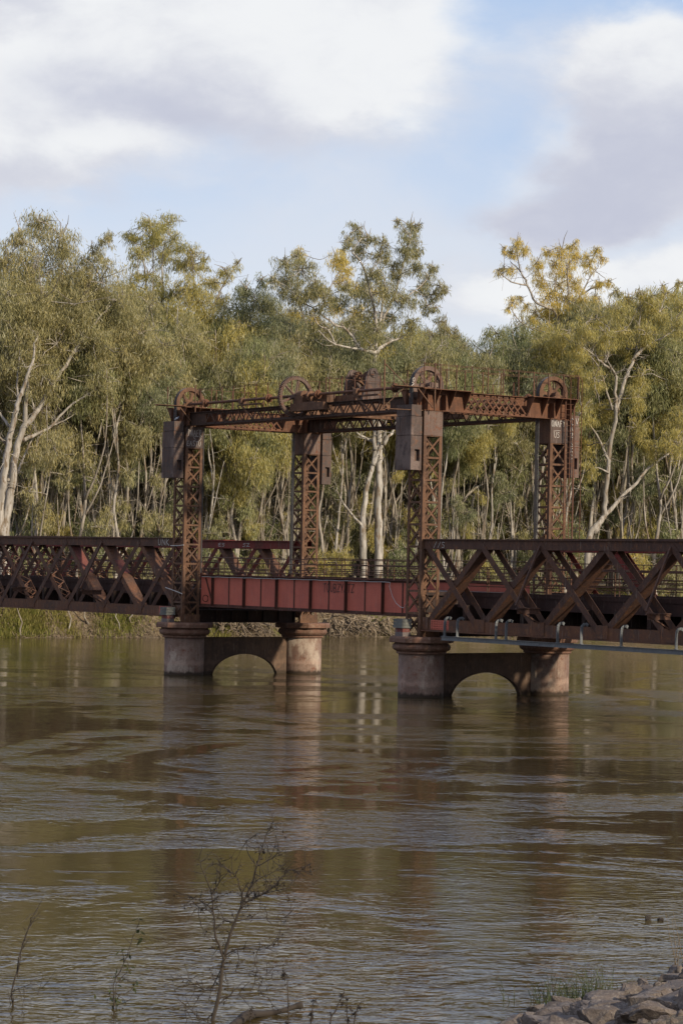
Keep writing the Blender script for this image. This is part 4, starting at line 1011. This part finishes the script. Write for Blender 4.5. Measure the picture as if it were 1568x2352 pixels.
pxtree(-82, [([(1050,1235),(1040,1100),(1045,950),(1050,800)], 7, 1), ([(1045,950),(1000,850)], 4, 1)],
       [(x*.32+564.5, y*.32+470.4, r*.32) for x, y, r in ((1400,830,42),(1440,900,62),(1500,910,40),(1350,950,72),(1480,980,60),(1250,1000,84),(1120,1050,90),(1400,1080,90),(1250,1130,90),(1000,1100,80),(1545,1000,40),(850,1080,80),(700,1100,80))],
       'river_gum', 'barkb', 'leaf', 'lower brownish gum filling the gap right of the centre tree')
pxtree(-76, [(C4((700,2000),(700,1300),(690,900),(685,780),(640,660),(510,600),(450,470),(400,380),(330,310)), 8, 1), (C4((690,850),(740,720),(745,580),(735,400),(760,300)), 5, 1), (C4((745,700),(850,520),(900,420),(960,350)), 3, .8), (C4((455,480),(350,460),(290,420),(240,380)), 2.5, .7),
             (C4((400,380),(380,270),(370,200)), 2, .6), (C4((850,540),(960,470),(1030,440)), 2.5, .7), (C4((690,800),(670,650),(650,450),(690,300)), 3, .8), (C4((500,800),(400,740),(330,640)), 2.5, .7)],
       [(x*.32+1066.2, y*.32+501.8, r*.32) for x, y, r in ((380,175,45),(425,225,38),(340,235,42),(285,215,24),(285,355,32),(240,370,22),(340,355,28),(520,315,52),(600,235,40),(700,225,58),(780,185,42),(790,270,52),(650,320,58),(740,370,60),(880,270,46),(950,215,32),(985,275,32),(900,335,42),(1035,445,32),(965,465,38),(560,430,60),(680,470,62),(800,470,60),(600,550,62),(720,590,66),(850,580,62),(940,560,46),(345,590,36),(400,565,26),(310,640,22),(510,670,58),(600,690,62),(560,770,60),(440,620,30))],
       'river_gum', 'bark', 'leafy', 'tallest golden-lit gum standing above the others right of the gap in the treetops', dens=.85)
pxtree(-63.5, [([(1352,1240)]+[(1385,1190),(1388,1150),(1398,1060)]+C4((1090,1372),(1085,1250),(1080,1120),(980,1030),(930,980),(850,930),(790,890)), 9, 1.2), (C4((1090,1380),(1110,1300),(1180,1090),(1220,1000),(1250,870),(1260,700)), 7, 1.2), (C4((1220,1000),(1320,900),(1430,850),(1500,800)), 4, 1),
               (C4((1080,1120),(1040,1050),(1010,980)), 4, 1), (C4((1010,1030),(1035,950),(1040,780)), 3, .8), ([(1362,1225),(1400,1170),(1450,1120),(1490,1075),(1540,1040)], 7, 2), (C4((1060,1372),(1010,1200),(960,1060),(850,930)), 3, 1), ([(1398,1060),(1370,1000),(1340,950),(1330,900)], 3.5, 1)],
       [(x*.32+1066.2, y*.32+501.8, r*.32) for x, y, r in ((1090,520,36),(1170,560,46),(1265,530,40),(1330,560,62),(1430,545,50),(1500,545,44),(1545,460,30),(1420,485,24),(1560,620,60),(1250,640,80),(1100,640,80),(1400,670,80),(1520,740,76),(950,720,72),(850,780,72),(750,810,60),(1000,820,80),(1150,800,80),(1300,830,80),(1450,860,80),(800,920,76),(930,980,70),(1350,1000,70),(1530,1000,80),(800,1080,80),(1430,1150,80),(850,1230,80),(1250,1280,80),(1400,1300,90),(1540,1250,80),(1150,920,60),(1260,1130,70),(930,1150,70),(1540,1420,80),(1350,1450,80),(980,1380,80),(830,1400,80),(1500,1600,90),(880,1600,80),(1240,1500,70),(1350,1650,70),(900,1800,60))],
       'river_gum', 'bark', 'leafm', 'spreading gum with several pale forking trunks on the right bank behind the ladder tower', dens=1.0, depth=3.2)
pxtree(-70, [([(1050,1240),(1040,1120),(1060,1000),(1100,900),(1130,800)], 8, 1.2), (C6((200,890),(300,980),(400,1070),(520,1100),(640,1150),(740,1220)), 4, 2), (C6((0,1000),(130,970),(260,960)), 2.5, 1.5), ([(1048,1180),(1090,1120),(1180,1090),(1240,1020)], 4, 1), ([(1230,1240),(1225,1130),(1215,1000),(1200,880)], 5, 1.2), ([(1180,1240),(1172,1190),(1160,1150),(1165,1100),(1150,1050)], 3, 1)],
       [(1140,765,26),(1182,755,24),(1120,815,34),(1195,825,40),(1255,840,36),(1070,850,36),(1150,890,44),(1230,920,44),(1070,940,40),(1150,990,44),(1235,1020,40),(1075,1040,36),(1160,1090,36),(1290,1080,36),(1100,1150,32),(1225,1150,30),(1300,980,36),(1020,980,30),(1290,900,34),(1010,1100,26)],
       'river_gum', 'barkb', 'leafg', 'green gum with crooked pale branches between the two right-hand towers', dens=1.0)

# the grove: slender gums in a crowd, five models, repeated
protos = []
def grove_tree(h, seed, leaf_, bark_, cb=.52):
    random.seed(seed); r = np.random.default_rng(seed)
    lean = r.normal()*.08*h; P = [np.array([0, 0, -.5])]
    for k in range(1, 6): P.append(np.array([r.normal()*.35*(1 if k % 2 else -.6)+0, lean*k/5+r.normal()*.45, h*.86*k/5]))
    limbs = [(P, .25, .06)]
    for k in range(4):
        f_ = r.uniform(0, 1); j = int(r.integers(0, 4)); s_ = P[j]*(1-f_)+P[j+1]*f_; s_[2] = max(s_[2], .4); e = s_+np.array([r.normal()*1., (1 if k % 2 else -1)*(.7+abs(r.normal())*1.3), h*r.uniform(.28, .5)]); limbs.append(([s_, s_*.6+e*.4+np.array([0, (e-s_)[1]*.25, 0])+r.normal(size=3)*.25, e], .13, .04))
    for k in range(2):
        s_ = P[1]*(.3+.2*k)+P[2]*(.7-.2*k); e = s_+np.array([r.normal()*.8, r.normal()*1.8, 1.2+r.random()*2.5]); limbs.append(([s_, (s_+e)/2+r.normal(size=3)*.2, e], .04, .01))
    blobs = []
    for k in range(11 if cb < .6 else 8):
        z = h*(cb+(.98-cb)*k/(10 if cb < .6 else 7)); blobs.append((np.array([r.normal()*1.3, lean*z/h+r.normal()*1.9*(1.1-k/14), z]), 1.5+r.random()*.8))
    for k in range(6 if cb < .6 else 4): blobs.append((np.array([r.normal()*1., r.normal()*1.6, h*(.12+.42*r.random())]), .7+r.random()*.5))
    mb, A_ = tree_geo(limbs, blobs, .9, 6, {}, .35)
    rt = thing('slender_gum', (0, 0, 0), 'x', 'tree'); mb.build('trunk', bark_, rt, True); quadmesh('crown', A_, leaf_, rt, (0, 0, 0)); return rt
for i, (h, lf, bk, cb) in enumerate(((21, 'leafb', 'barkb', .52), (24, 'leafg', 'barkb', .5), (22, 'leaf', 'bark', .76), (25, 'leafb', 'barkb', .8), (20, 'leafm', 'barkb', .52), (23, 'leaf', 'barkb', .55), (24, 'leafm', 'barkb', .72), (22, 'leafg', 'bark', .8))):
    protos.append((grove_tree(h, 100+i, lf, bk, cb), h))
def copy_tree(o, parent=None):
    c = o.copy(); col.objects.link(c); c.parent = parent
    for ch in o.children: copy_tree(ch, c)
    return c
random.seed(21)
sil = [(-400,640),(0,660),(270,680),(400,760),(520,760),(600,730),(760,760),(900,780),(1050,800),(1110,830),(1200,800),(1300,720),(1568,700),(2200,700)]
def silh(x):
    for (a, ya), (b_, yb) in zip(sil, sil[1:]):
        if a <= x <= b_: return ya+(yb-ya)*(x-a)/(b_-a)
    return 760
used = [False]*len(protos); nt = 0
spots = []
for row, Xr in enumerate((-67.5, -71, -75, -79, -85, -92, -100, -110, -122)):
    px = -60+random.uniform(0, 30); stepp = (38, 38, 42, 48, 52, 60, 66, 76, 90)[row]
    while px < 1630:
        spots.append((px+random.uniform(-13, 13), Xr+random.uniform(-2, 2), row)); px += stepp*random.uniform(.75, 1.25)
for px, Xr, row in spots:
    if row == 0 and (px < 60 or 800 < px < 900 or 1330 < px < 1430): continue
    b0 = at(px, 1240, 0, Xr); top = at(px, silh(px)+random.uniform(-10, 60)+(60 if row == 0 else 0), 0, Xr)[2]
    z0 = float(zg(np.array(b0[0]), np.array(b0[1]))); w_ = [1.2, 1.4, .3, .4, (1.2 if px > 950 else .4), 1.2, .3, .3] if row > 2 else [.3, .3, 1.4, 1.4, .2, .2, (1.5 if px > 950 else .5), 1.4]
    i = random.choices(range(len(protos)), w_)[0]; pt, h = protos[i]
    hh = max(9, top-z0); hh = min(hh, 38)
    if used[i]: o = copy_tree(pt)
    else: o = pt; used[i] = True
    o.location = (b0[0], b0[1], z0); s_ = hh/h; o.scale = (s_*.9, s_*.9, s_); o.rotation_euler = (random.uniform(-.03,.03), random.uniform(-.03,.03), random.uniform(0, 2*PI))
    o['label'] = 'slender pale-trunked gum in the crowded grove behind the bridge'; o['category'] = 'tree'; o['group'] = 'slender gums crowded in the grove behind the bridge'; nt += 1

# distant wood closing the view, ground cover on the bank
def scatter_lobes(n, fx, fy, fz, rad, per, **kw):
    A_ = []
    for k in range(n):
        x, y = fx(), fy(); z = float(zg(np.array(x), np.array(y)))+fz(); A_.append(leaves((x, y, z), per, random.uniform(*rad), **kw))
    return np.concatenate(A_)
A_ = scatter_lobes(700, lambda: random.uniform(-175, -132), lambda: random.uniform(-10, 260), lambda: random.uniform(0, 1)**1.5*18, (4, 5.5), 480, ln=(.7, 1.4), wd=(.12, .25), droop=.5)
tag(quadmesh('distant_wood', A_, 'leafb', None, (0, 0, 0)), 'dark mass of far woodland closing the gaps behind the grove', 'woodland', kind='stuff')
# shrubs on the bank top
random.seed(5)
shr = []
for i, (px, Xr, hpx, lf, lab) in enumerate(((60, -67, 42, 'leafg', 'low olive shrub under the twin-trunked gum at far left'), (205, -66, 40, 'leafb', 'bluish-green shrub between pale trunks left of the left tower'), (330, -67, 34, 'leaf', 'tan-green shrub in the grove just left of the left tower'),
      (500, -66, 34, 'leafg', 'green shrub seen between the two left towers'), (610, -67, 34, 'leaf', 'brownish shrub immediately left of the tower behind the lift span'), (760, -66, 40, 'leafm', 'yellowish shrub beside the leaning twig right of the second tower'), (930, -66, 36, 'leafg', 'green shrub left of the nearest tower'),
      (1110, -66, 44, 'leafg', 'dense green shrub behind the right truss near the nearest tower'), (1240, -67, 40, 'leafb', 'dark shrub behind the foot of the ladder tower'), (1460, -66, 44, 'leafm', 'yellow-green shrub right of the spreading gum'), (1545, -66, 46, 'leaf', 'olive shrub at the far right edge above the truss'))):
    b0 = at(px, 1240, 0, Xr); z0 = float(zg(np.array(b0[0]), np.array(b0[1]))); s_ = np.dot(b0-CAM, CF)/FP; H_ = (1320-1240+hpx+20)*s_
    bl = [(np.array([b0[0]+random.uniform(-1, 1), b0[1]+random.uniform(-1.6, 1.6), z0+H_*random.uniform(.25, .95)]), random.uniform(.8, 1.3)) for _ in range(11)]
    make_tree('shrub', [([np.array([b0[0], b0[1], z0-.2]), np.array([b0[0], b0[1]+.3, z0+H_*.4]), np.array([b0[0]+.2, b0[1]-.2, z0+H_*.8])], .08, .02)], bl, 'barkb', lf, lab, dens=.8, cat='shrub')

# grass and litter on the far bank
def blades(n, fx, fy, hgt, wd, spread=.25, lift=0.):
    x = fx(n); y = fy(n); z = zg(x, y)-.03+lift; p_ = np.stack([x, y, z], 1); d = rng.normal(size=(n, 3))*spread; d[:, 2] = 1; d /= np.linalg.norm(d, axis=1)[:, None]
    u = np.cross(d, rng.normal(size=(n, 3))); u /= np.linalg.norm(u, axis=1)[:, None]; l_ = rng.uniform(*hgt, n)[:, None]; w_ = rng.uniform(*wd, n)[:, None]
    return np.stack([p_-u*w_, p_+u*w_, p_+d*l_+u*w_*.2+[0, 0, 0], p_+d*l_-u*w_*.2], 1)
G = []
for (yc, sy, xo, n, h_) in ((22.8, .9, 1.6, 2400, (.25, .75)), (26.2, .7, 1.6, 1300, (.2, .6)), (31.5, 1.3, 1.8, 1800, (.2, .7)), (20.5, 1.0, 1.2, 1500, (.2, .6)), (36.5, 1.0, 1.6, 500, (.15, .5)), (41, 1.4, .9, 900, (.2, .6)), (77.5, .7, 2.6, 700, (.3, .6)), (80.5, .7, 2.7, 600, (.3, .6)), (62, 1.0, 3.4, 700, (.3, .7)), (69, 1.2, 3.2, 600, (.2, .6))):
    G.append(blades(n, lambda k: shore_far(yc)-np.abs(rng.normal(xo, .7, k)), lambda k: rng.normal(yc, sy, k), h_, (.02, .05)))
G.append(blades(26000, lambda k: rng.uniform(-75, -63.5, k), lambda k: rng.uniform(0, 125, k), (.15, .45), (.03, .07), .5))
tag(quadmesh('bank_grass', np.concatenate(G), 'grassg', None, (0, 0, 0)), 'yellow-green grass growing along the far bank', 'grass', kind='stuff')
n = 42000; yy = rng.uniform(5, 110, n); xx = shore_far(yy)-rng.uniform(.0, 7, n)**1.; zz = zg(xx, yy)+.03; p_ = np.stack([xx, yy, zz], 1)
d = rng.normal(size=(n, 3))*[.6, 1, .55]; d /= np.linalg.norm(d, axis=1)[:, None]; u = np.cross(d, rng.normal(size=(n, 3))); u /= np.linalg.norm(u, axis=1)[:, None]; l_ = rng.uniform(.1, .55, n)[:, None]; w_ = rng.uniform(.012, .04, n)[:, None]
tag(quadmesh('leaf_litter', np.stack([p_-u*w_, p_+u*w_, p_+d*l_+u*w_, p_+d*l_-u*w_], 1), 'litter', None, (0, 0, 0)), 'dry sticks and leaf litter covering the far bank', 'leaf litter', kind='stuff')

# tangles of bared roots at the water's edge
def roots(pxa, pxb, label, n, mat_='root'):
    a = at(pxa, 1440, 0, -61); b_ = at(pxb, 1440, 0, -61); mb = MB()
    for k in range(n):
        y0 = random.uniform(a[1], b_[1]); x0 = float(shore_far(np.array(y0)))-random.uniform(.3, 1.3); z0 = random.uniform(.7, 2.2); P = [np.array([x0, y0, z0])]; dr = np.array([random.uniform(.2, .7), random.uniform(-1, 1), -.55])
        for j in range(6):
            dr = dr+rng.normal(size=3)*.35; P.append(P[-1]+dr*.34)
            if P[-1][2] < -.1: break
        if len(P) > 2: mb.tube(P, list(np.linspace(random.uniform(.04, .11), .015, len(P))), 6)
    return tag(center(mb.build('root_tangle', mat_)), label, 'roots')
roots(752, 900, 'tangle of bleached roots overhanging the water right of the farther pier', 130)
roots(498, 630, 'mass of bare roots on the bank seen through the gap over the farther pier', 80)
mb = MB()
for k in range(5):
    y0 = at(random.uniform(20, 355), 1440, 0, -61)[1]; x0 = float(shore_far(np.array(y0)))-random.uniform(.2, 1.5)
    P = [np.array([x0, y0, float(zg(np.array(x0), np.array(y0)))])]
    for j in range(5): P.append(P[-1]+np.array([rng.normal()*.12, rng.normal()*.25, .62]))
    st = MB(); st.tube(P, list(np.linspace(random.uniform(.05, .11), .02, len(P))), 6); tag(center(st.build('bank_stem', 'barkb')), 'thin bare stem standing on the left far bank under the truss', 'sapling', 'thin stems standing on the left far bank')

# ------------------------------------------------------------------ foreground
random.seed(11)
def rock(c, sx, sy, sz, mat_, label, group=None, seed=0):
    r = np.random.default_rng(seed); bm = bmesh.new()
    for _ in range(17):
        v = r.normal(size=3); v /= np.linalg.norm(v); v = np.sign(v)*np.abs(v)**.75; bm.verts.new(tuple(v*r.uniform(.85, 1.08)))
    res = bmesh.ops.convex_hull(bm, input=bm.verts[:]); bmesh.ops.delete(bm, geom=[g_ for g_ in res['geom_interior'] if isinstance(g_, bmesh.types.BMVert)], context='VERTS')
    bmesh.ops.bevel(bm, geom=bm.edges[:], offset=.045, segments=2, affect='EDGES', profile=.6)
    bmesh.ops.subdivide_edges(bm, edges=[e for e in bm.edges if e.calc_length() > .25], cuts=3, use_grid_fill=True)
    rz = r.uniform(0, 6.28); ca, sa = math.cos(rz), math.sin(rz); tilt = r.normal()*.2
    for v in bm.verts:
        p_ = np.array(v.co); k_ = 1+.035*math.sin(p_[0]*7+p_[1]*5+seed)+.03*math.sin(p_[2]*9+p_[0]*6)+.015*r.normal(); p_ = p_*k_
        p_ = np.array([p_[0]*ca-p_[1]*sa, p_[0]*sa+p_[1]*ca, p_[2]+p_[0]*tilt]); v.co = p_
    # measured along the picture's horizontal, the line of sight and the vertical
    me = bpy.data.meshes.new('rock')
    for v in bm.verts:
        a, b_, cc = v.co; w_ = hr*(a*sx)-hf*(b_*sy); v.co = (w_.x, w_.y, cc*sz)
    bm.to_mesh(me); bm.free(); me.materials.append(MT[mat_]); o = bpy.data.objects.new('rock', me); col.objects.link(o); o.location = Vector(c); return tag(o, label, 'rock', group)
K6 = lambda x, y: (x*.3+1097.6, y*.3+2038.4)
rk = [(665,915,108,66,'rock','dark reddish boulder at the left end of the rock pile by the water'),(905,860,100,66,'rock','angular peaked boulder just right of the grass tuft'),(1145,850,140,78,'rock','large dark flat-faced boulder in the middle of the pile'),
      (1160,775,75,38,'rock','low boulder behind the large dark one'),(1262,770,70,46,'rock','rounded dark boulder at the water edge, right of centre of the pile'),(1450,725,48,42,'rock','small upright boulder at the water edge near the right edge'),
      (1430,815,95,55,'rock','broad dark boulder near the right edge, below the upright one'),(1530,830,70,45,'rockp','pale boulder cut by the right edge'),(1550,660,36,50,'rock','highest boulder of the pile at the right edge'),(1535,740,62,46,'rock','dark boulder under the highest one at right edge'),
      (760,1000,110,60,'rock','grey flat boulder at the bottom, below the reddish one'),(1010,975,155,78,'rockp','big pale slab in front at the bottom of the pile'),(1340,915,215,68,'rockp','widest pale slab across the right of the pile'),(400,1025,110,48,'rockp','pale pointed boulder at the bottom edge, lowest left')]
small = [(835,925,50,40),(985,912,45,26),(1200,990,70,38),(275,1035,80,22),(560,1012,64,28),(610,1045,110,24),(1330,1005,55,28),(1420,1015,48,32),(1255,1040,42,22),(1540,915,36,34),(1545,985,34,32),(1500,1035,36,28),(1100,1040,50,20),(960,1045,60,18),(1440,965,42,22),(830,1040,34,20),(1380,860,60,34),(1290,850,50,30),(700,1045,60,24),(880,1010,50,30),(1180,925,50,30),(1490,930,50,30),(1480,875,50,26),(1010,880,40,26),(640,985,50,26),(1160,1045,60,26),(1370,1045,60,24),(780,880,36,26),(470,1060,60,26),(1560,880,40,30),(1500,780,50,34),(1370,800,36,24),(1040,830,44,28)]
def put_rock(x, y, a, b_, mm, lab, grp, sd):
    px, py = K6(x, y+b_*.7); 
    e = 0.
    P = at(px, py, 2, 0.05)
    for _ in range(6):
        z = max(0.02, float(zg(np.array(P[0]), np.array(P[1])))); P = at(px, py, 2, z)
    D = np.dot(P-CAM, CF); s_ = D/FP*.3; hz = b_*s_*1.0
    rock((P[0], P[1], P[2]+hz*.4), a*s_*1.12, a*s_*.95, hz*1.75, mm, lab, grp, sd)
for i, (x, y, a, b_, mm, lab) in enumerate(rk): put_rock(x, y, a, b_, mm, lab, None, 50+i)
for i, (x, y, a, b_) in enumerate(small): put_rock(x, y, a, b_, 'rock' if i % 3 else 'rockp', 'small angular stone wedged among the boulders of the pile', 'small stones wedged in the rock pile', 90+i)
# filler stones on the bank so the pile has no bare soil
for i in range(190):
    y = random.uniform(-57, -46); x = float(shore_near(np.array(y)))+random.uniform(-.1, 4.2); s_ = random.choice((.14, .18, .22, .3, .42)); z = float(zg(np.array(x), np.array(y)))
    rock((x, y, z+.02), s_, s_*.9, s_*.6, 'rock', 'small angular stone wedged among the boulders of the pile', 'small stones wedged in the rock pile', 200+i)
for (x, y, a, b_, lab) in ((1300,228,24,26,'upright dark stone standing out of the water near the right edge'),(1393,244,30,14,'low dark stone in the water beside the upright one')):
    px, py = K6(x, y+b_); P = at(px, py, 2, 0.); s_ = np.dot(P-CAM, CF)/FP*.3; rock((P[0], P[1], b_*s_*.6), a*s_, a*s_*.8, b_*s_*1.3, 'rockd', lab, None, 300+x)
# grass tuft by the rocks
P0 = at(*K6(760, 860), 2, .05); A_ = []; n = 210
bx_ = rng.normal(0, .42, n); u = np.array([hr.x, hr.y, 0]); f_ = np.array([hf.x, hf.y, 0])
for k in range(n):
    c = P0+u*bx_[k]*1.0+f_*rng.normal()*.12; c[2] = -.05; hh = rng.uniform(.3, .72)*(1.25 if abs(bx_[k]-.35) < .25 else 1); dx = rng.normal()*.28+bx_[k]*.2; dy = rng.normal()*.2; w_ = .006; prev = None
    for j in range(4):
        s0, s1 = j/4, (j+1)/4; a = c+u*dx*s0**2+f_*dy*s0**2+[0, 0, hh*s0]; b_ = c+u*dx*s1**2+f_*dy*s1**2+[0, 0, hh*s1-.12*s1**3]; A_.append(np.stack([a-u*w_*(1-s0*.8), a+u*w_*(1-s0*.8), b_+u*w_*(1-s1*.8), b_-u*w_*(1-s1*.8)]))
tag(center(quadmesh('grass_tuft', np.array(A_), 'grassd', None, (0, 0, 0))), 'green reedy grass tuft growing between the water and the boulders', 'grass tuft')
# pale reeds at the right edge
mb = MB()
for k in range(7):
    P_ = at(*K6(1535+random.uniform(-40, 60), 610), 2, 0.); e = P_+u*random.uniform(-.25, .2)+f_*random.uniform(-.1, .1)+[0, 0, random.uniform(.4, 1.2)]; mb.tube([P_, (P_+e)/2+rng.normal(size=3)*.03, e], [.006, .005, .002], 4)
tag(center(mb.build('dry_reeds', 'litter')), 'thin dry reeds standing in the water at the right edge', 'reeds')

# bare sapling in front of the water
K5 = lambda x, y: (x*.4+313.6, y*.4+1850)
K7 = lambda x, y: (x*.28, y*.28+1881.5)
def twiggy(name, KK, lines, D0, label, cat, nt_, tl, leafn, leafs, seed, mat_='barkd', leafm_='deadleaf', jit=.06, base_to=None, px=.3):
    random.seed(seed); r = np.random.default_rng(seed); sc = D0/FP; mb = MB(); nodes = []; lq = []
    offs = {}
    for li, (pts, r0, r1) in enumerate(lines):
        P = []; dd = 0 if li == 0 else random.uniform(-1, 1)*.5
        for i, (x, y) in enumerate(pts): P.append(atd(*KK(x, y), D0+dd*i/len(pts)))
        if li == 0 and base_to is not None: b0 = P[0].copy(); b0[2] = base_to; P = [b0]+P
        P = smoothline(P, 3); n = len(P); P = [p_+r.normal(size=3)*.006 for p_ in P]; R = list(np.linspace(r0*sc, r1*sc, n)); mb.tube(P, R, 6); nodes += [(P[i], P[min(i+1, n-1)]-P[i-1] if i else P[1]-P[0], R[i]) for i in range(2, n)]
    tips = []
    for k in range(nt_):
        p_, d, rr = nodes[random.randrange(len(nodes))]; d = d/(np.linalg.norm(d)+1e-9); v = d*.5+r.normal(size=3)*.75; v -= CF*np.dot(v, CF)*.4; v[2] += .1; v /= np.linalg.norm(v); ln_ = tl*random.uniform(.3, 1.); P = [p_]
        for j in range(5): v = v+r.normal(size=3)*.28; v /= np.linalg.norm(v); P.append(P[-1]+v*ln_/5)
        mb.tube(P, [min(rr*.8, 1.3*sc), 1.*sc, .8*sc, .65*sc, .5*sc, .4*sc], 4, False); tips.append(P[-1]); tips.append(P[3])
    for k in range(leafn):
        c = tips[random.randrange(len(tips))] if tips and random.random() < .8 else nodes[random.randrange(len(nodes))][0]
        a = leaves(c, 3, leafs*.5, ln=(leafs*.6, leafs*1.4), wd=(leafs*.12, leafs*.28), droop=.5); lq.append(a)
    base = Vector(nodes[0][0]); base.z = 0; rt = thing(name, base, label, cat); mb.build('stem', mat_, rt)
    if lq: quadmesh('leaves', np.concatenate(lq), leafm_, rt, base)
    return rt
twiggy('bare_sapling', K5, [([(430,1270),(470,1100),(490,950),(505,870),(560,680),(600,590),(650,480),(690,350),(720,250),(745,170),(775,110)], 5.2, .7), ([(500,880),(455,760),(440,600),(420,480),(370,350),(355,300)], 3, .6), ([(600,590),(640,550),(760,490),(830,420),(870,375),(940,380),(1010,400)], 2.8, .6),
       ([(505,870),(580,825),(700,830),(820,810)], 2, .5), ([(468,1115),(580,1090),(740,1100)], 2, .5), ([(560,680),(470,650),(400,600),(350,590)], 1.6, .5), ([(640,550),(760,500),(880,470)], 2, .5), ([(600,590),(605,500),(580,430),(550,390)], 2, .5), ([(440,600),(380,560),(300,520),(220,510)], 1.6, .4),
       ([(430,520),(470,450),(480,380),(475,300)], 1.5, .4), ([(690,350),(770,310),(830,280)], 1.5, .4), ([(690,350),(640,280),(635,200)], 1.5, .4), ([(575,660),(700,650),(830,650),(900,600)], 1.8, .5), ([(500,900),(420,1060),(330,1030),(290,1000)], 1.3, .4), ([(450,1180),(380,1240),(320,1180),(280,1160)], 1.8, .5), ([(505,960),(600,960),(720,980),(800,950)], 1.3, .4), ([(640,500),(680,440),(760,400),(840,350)], 1.5, .4)],
       36.2, 'bare dark sapling with a few withered leaves rising from the bottom edge left of centre', 'sapling', 300, .42, 260, .05, 3, base_to=-.3)
twiggy('twig_clump', K7, [([(108,1540),(97,1420),(140,1250),(155,1140),(210,960),(250,850),(285,770),(350,650)], 2.6, .5), ([(150,1300),(165,1150),(200,1000),(250,870),(330,760)], 1.3, .4), ([(97,1420),(180,1380),(300,1360)], .9, .4), ([(310,1440),(350,1280)], .7, .3), ([(340,1400),(400,1330),(470,1230)], .7, .3)], 37.2, 'thin leaning bare twig standing in the water at the left edge', 'twigs', 26, .35, 0, .03, 4, base_to=-.2)
twiggy('twig_clump', K7, [([(932,1580),(930,1480),(945,1320),(1000,1230),(1040,1130),(1090,980),(1120,900)], 1.8, .5), ([(950,1480),(955,1350),(1010,1300),(1050,1340)], 1.2, .4), ([(935,1500),(1000,1430),(1080,1470)], 1.2, .4), ([(935,1490),(895,1440),(920,1350)], 1., .4)], 37.0, 'thin twig with drooping blades in the water between the left edge and the bare sapling', 'twigs', 26, .3, 26, .10, 6, base_to=-.2, leafm_='grassd')
for j, (pts, lab) in enumerate(((((875,1300),(872,1150),(868,1050),(865,975)), 'tallest dark leafy weed stem at the bottom edge right of the sapling'), (((1110,1260),(1150,1160),(1175,1110),(1192,1068)), 'leaning dark weed stem, left one of the bottom cluster'), (((1212,1270),(1208,1180),(1208,1120)), 'short dark weed stem in the middle of the bottom cluster'),
                               (((1245,1260),(1265,1180),(1290,1138)), 'right-leaning dark weed stem in the bottom cluster'), (((1003,1240),(1010,1170),(1015,1120)), 'small dark weed stem between the tall one and the cluster'), (((650,1260),(650,1210),(648,1175)), 'tiny dark weed stem above the submerged log'))):
    twiggy('weed_stem', K5, [(pts, 2., .8)], 35.2+.15*j, lab, 'weed', 5, .10, 34 if j else 60, .042, 20+j, base_to=-.25)
# log
lg = MB(); P = [at(*K5(x, y), 2, z) for x, y, z in ((540,1275,.0),(590,1240,.03),(640,1205,.08),(760,1197,.02),(840,1180,.07),(900,1160,.08),(955,1148,.11))]
lg.tube(smoothline(P, 3), [.05,.06,.065,.07,.075,.075,.07,.06,.055,.05,.045,.04,.04,.04,.04,.04,.05,.06,.04], 10)
tag(center(lg.build('sunken_log', 'deadleaf', None, True)), 'dark half-sunken log lying in the water at the bottom edge', 'log')
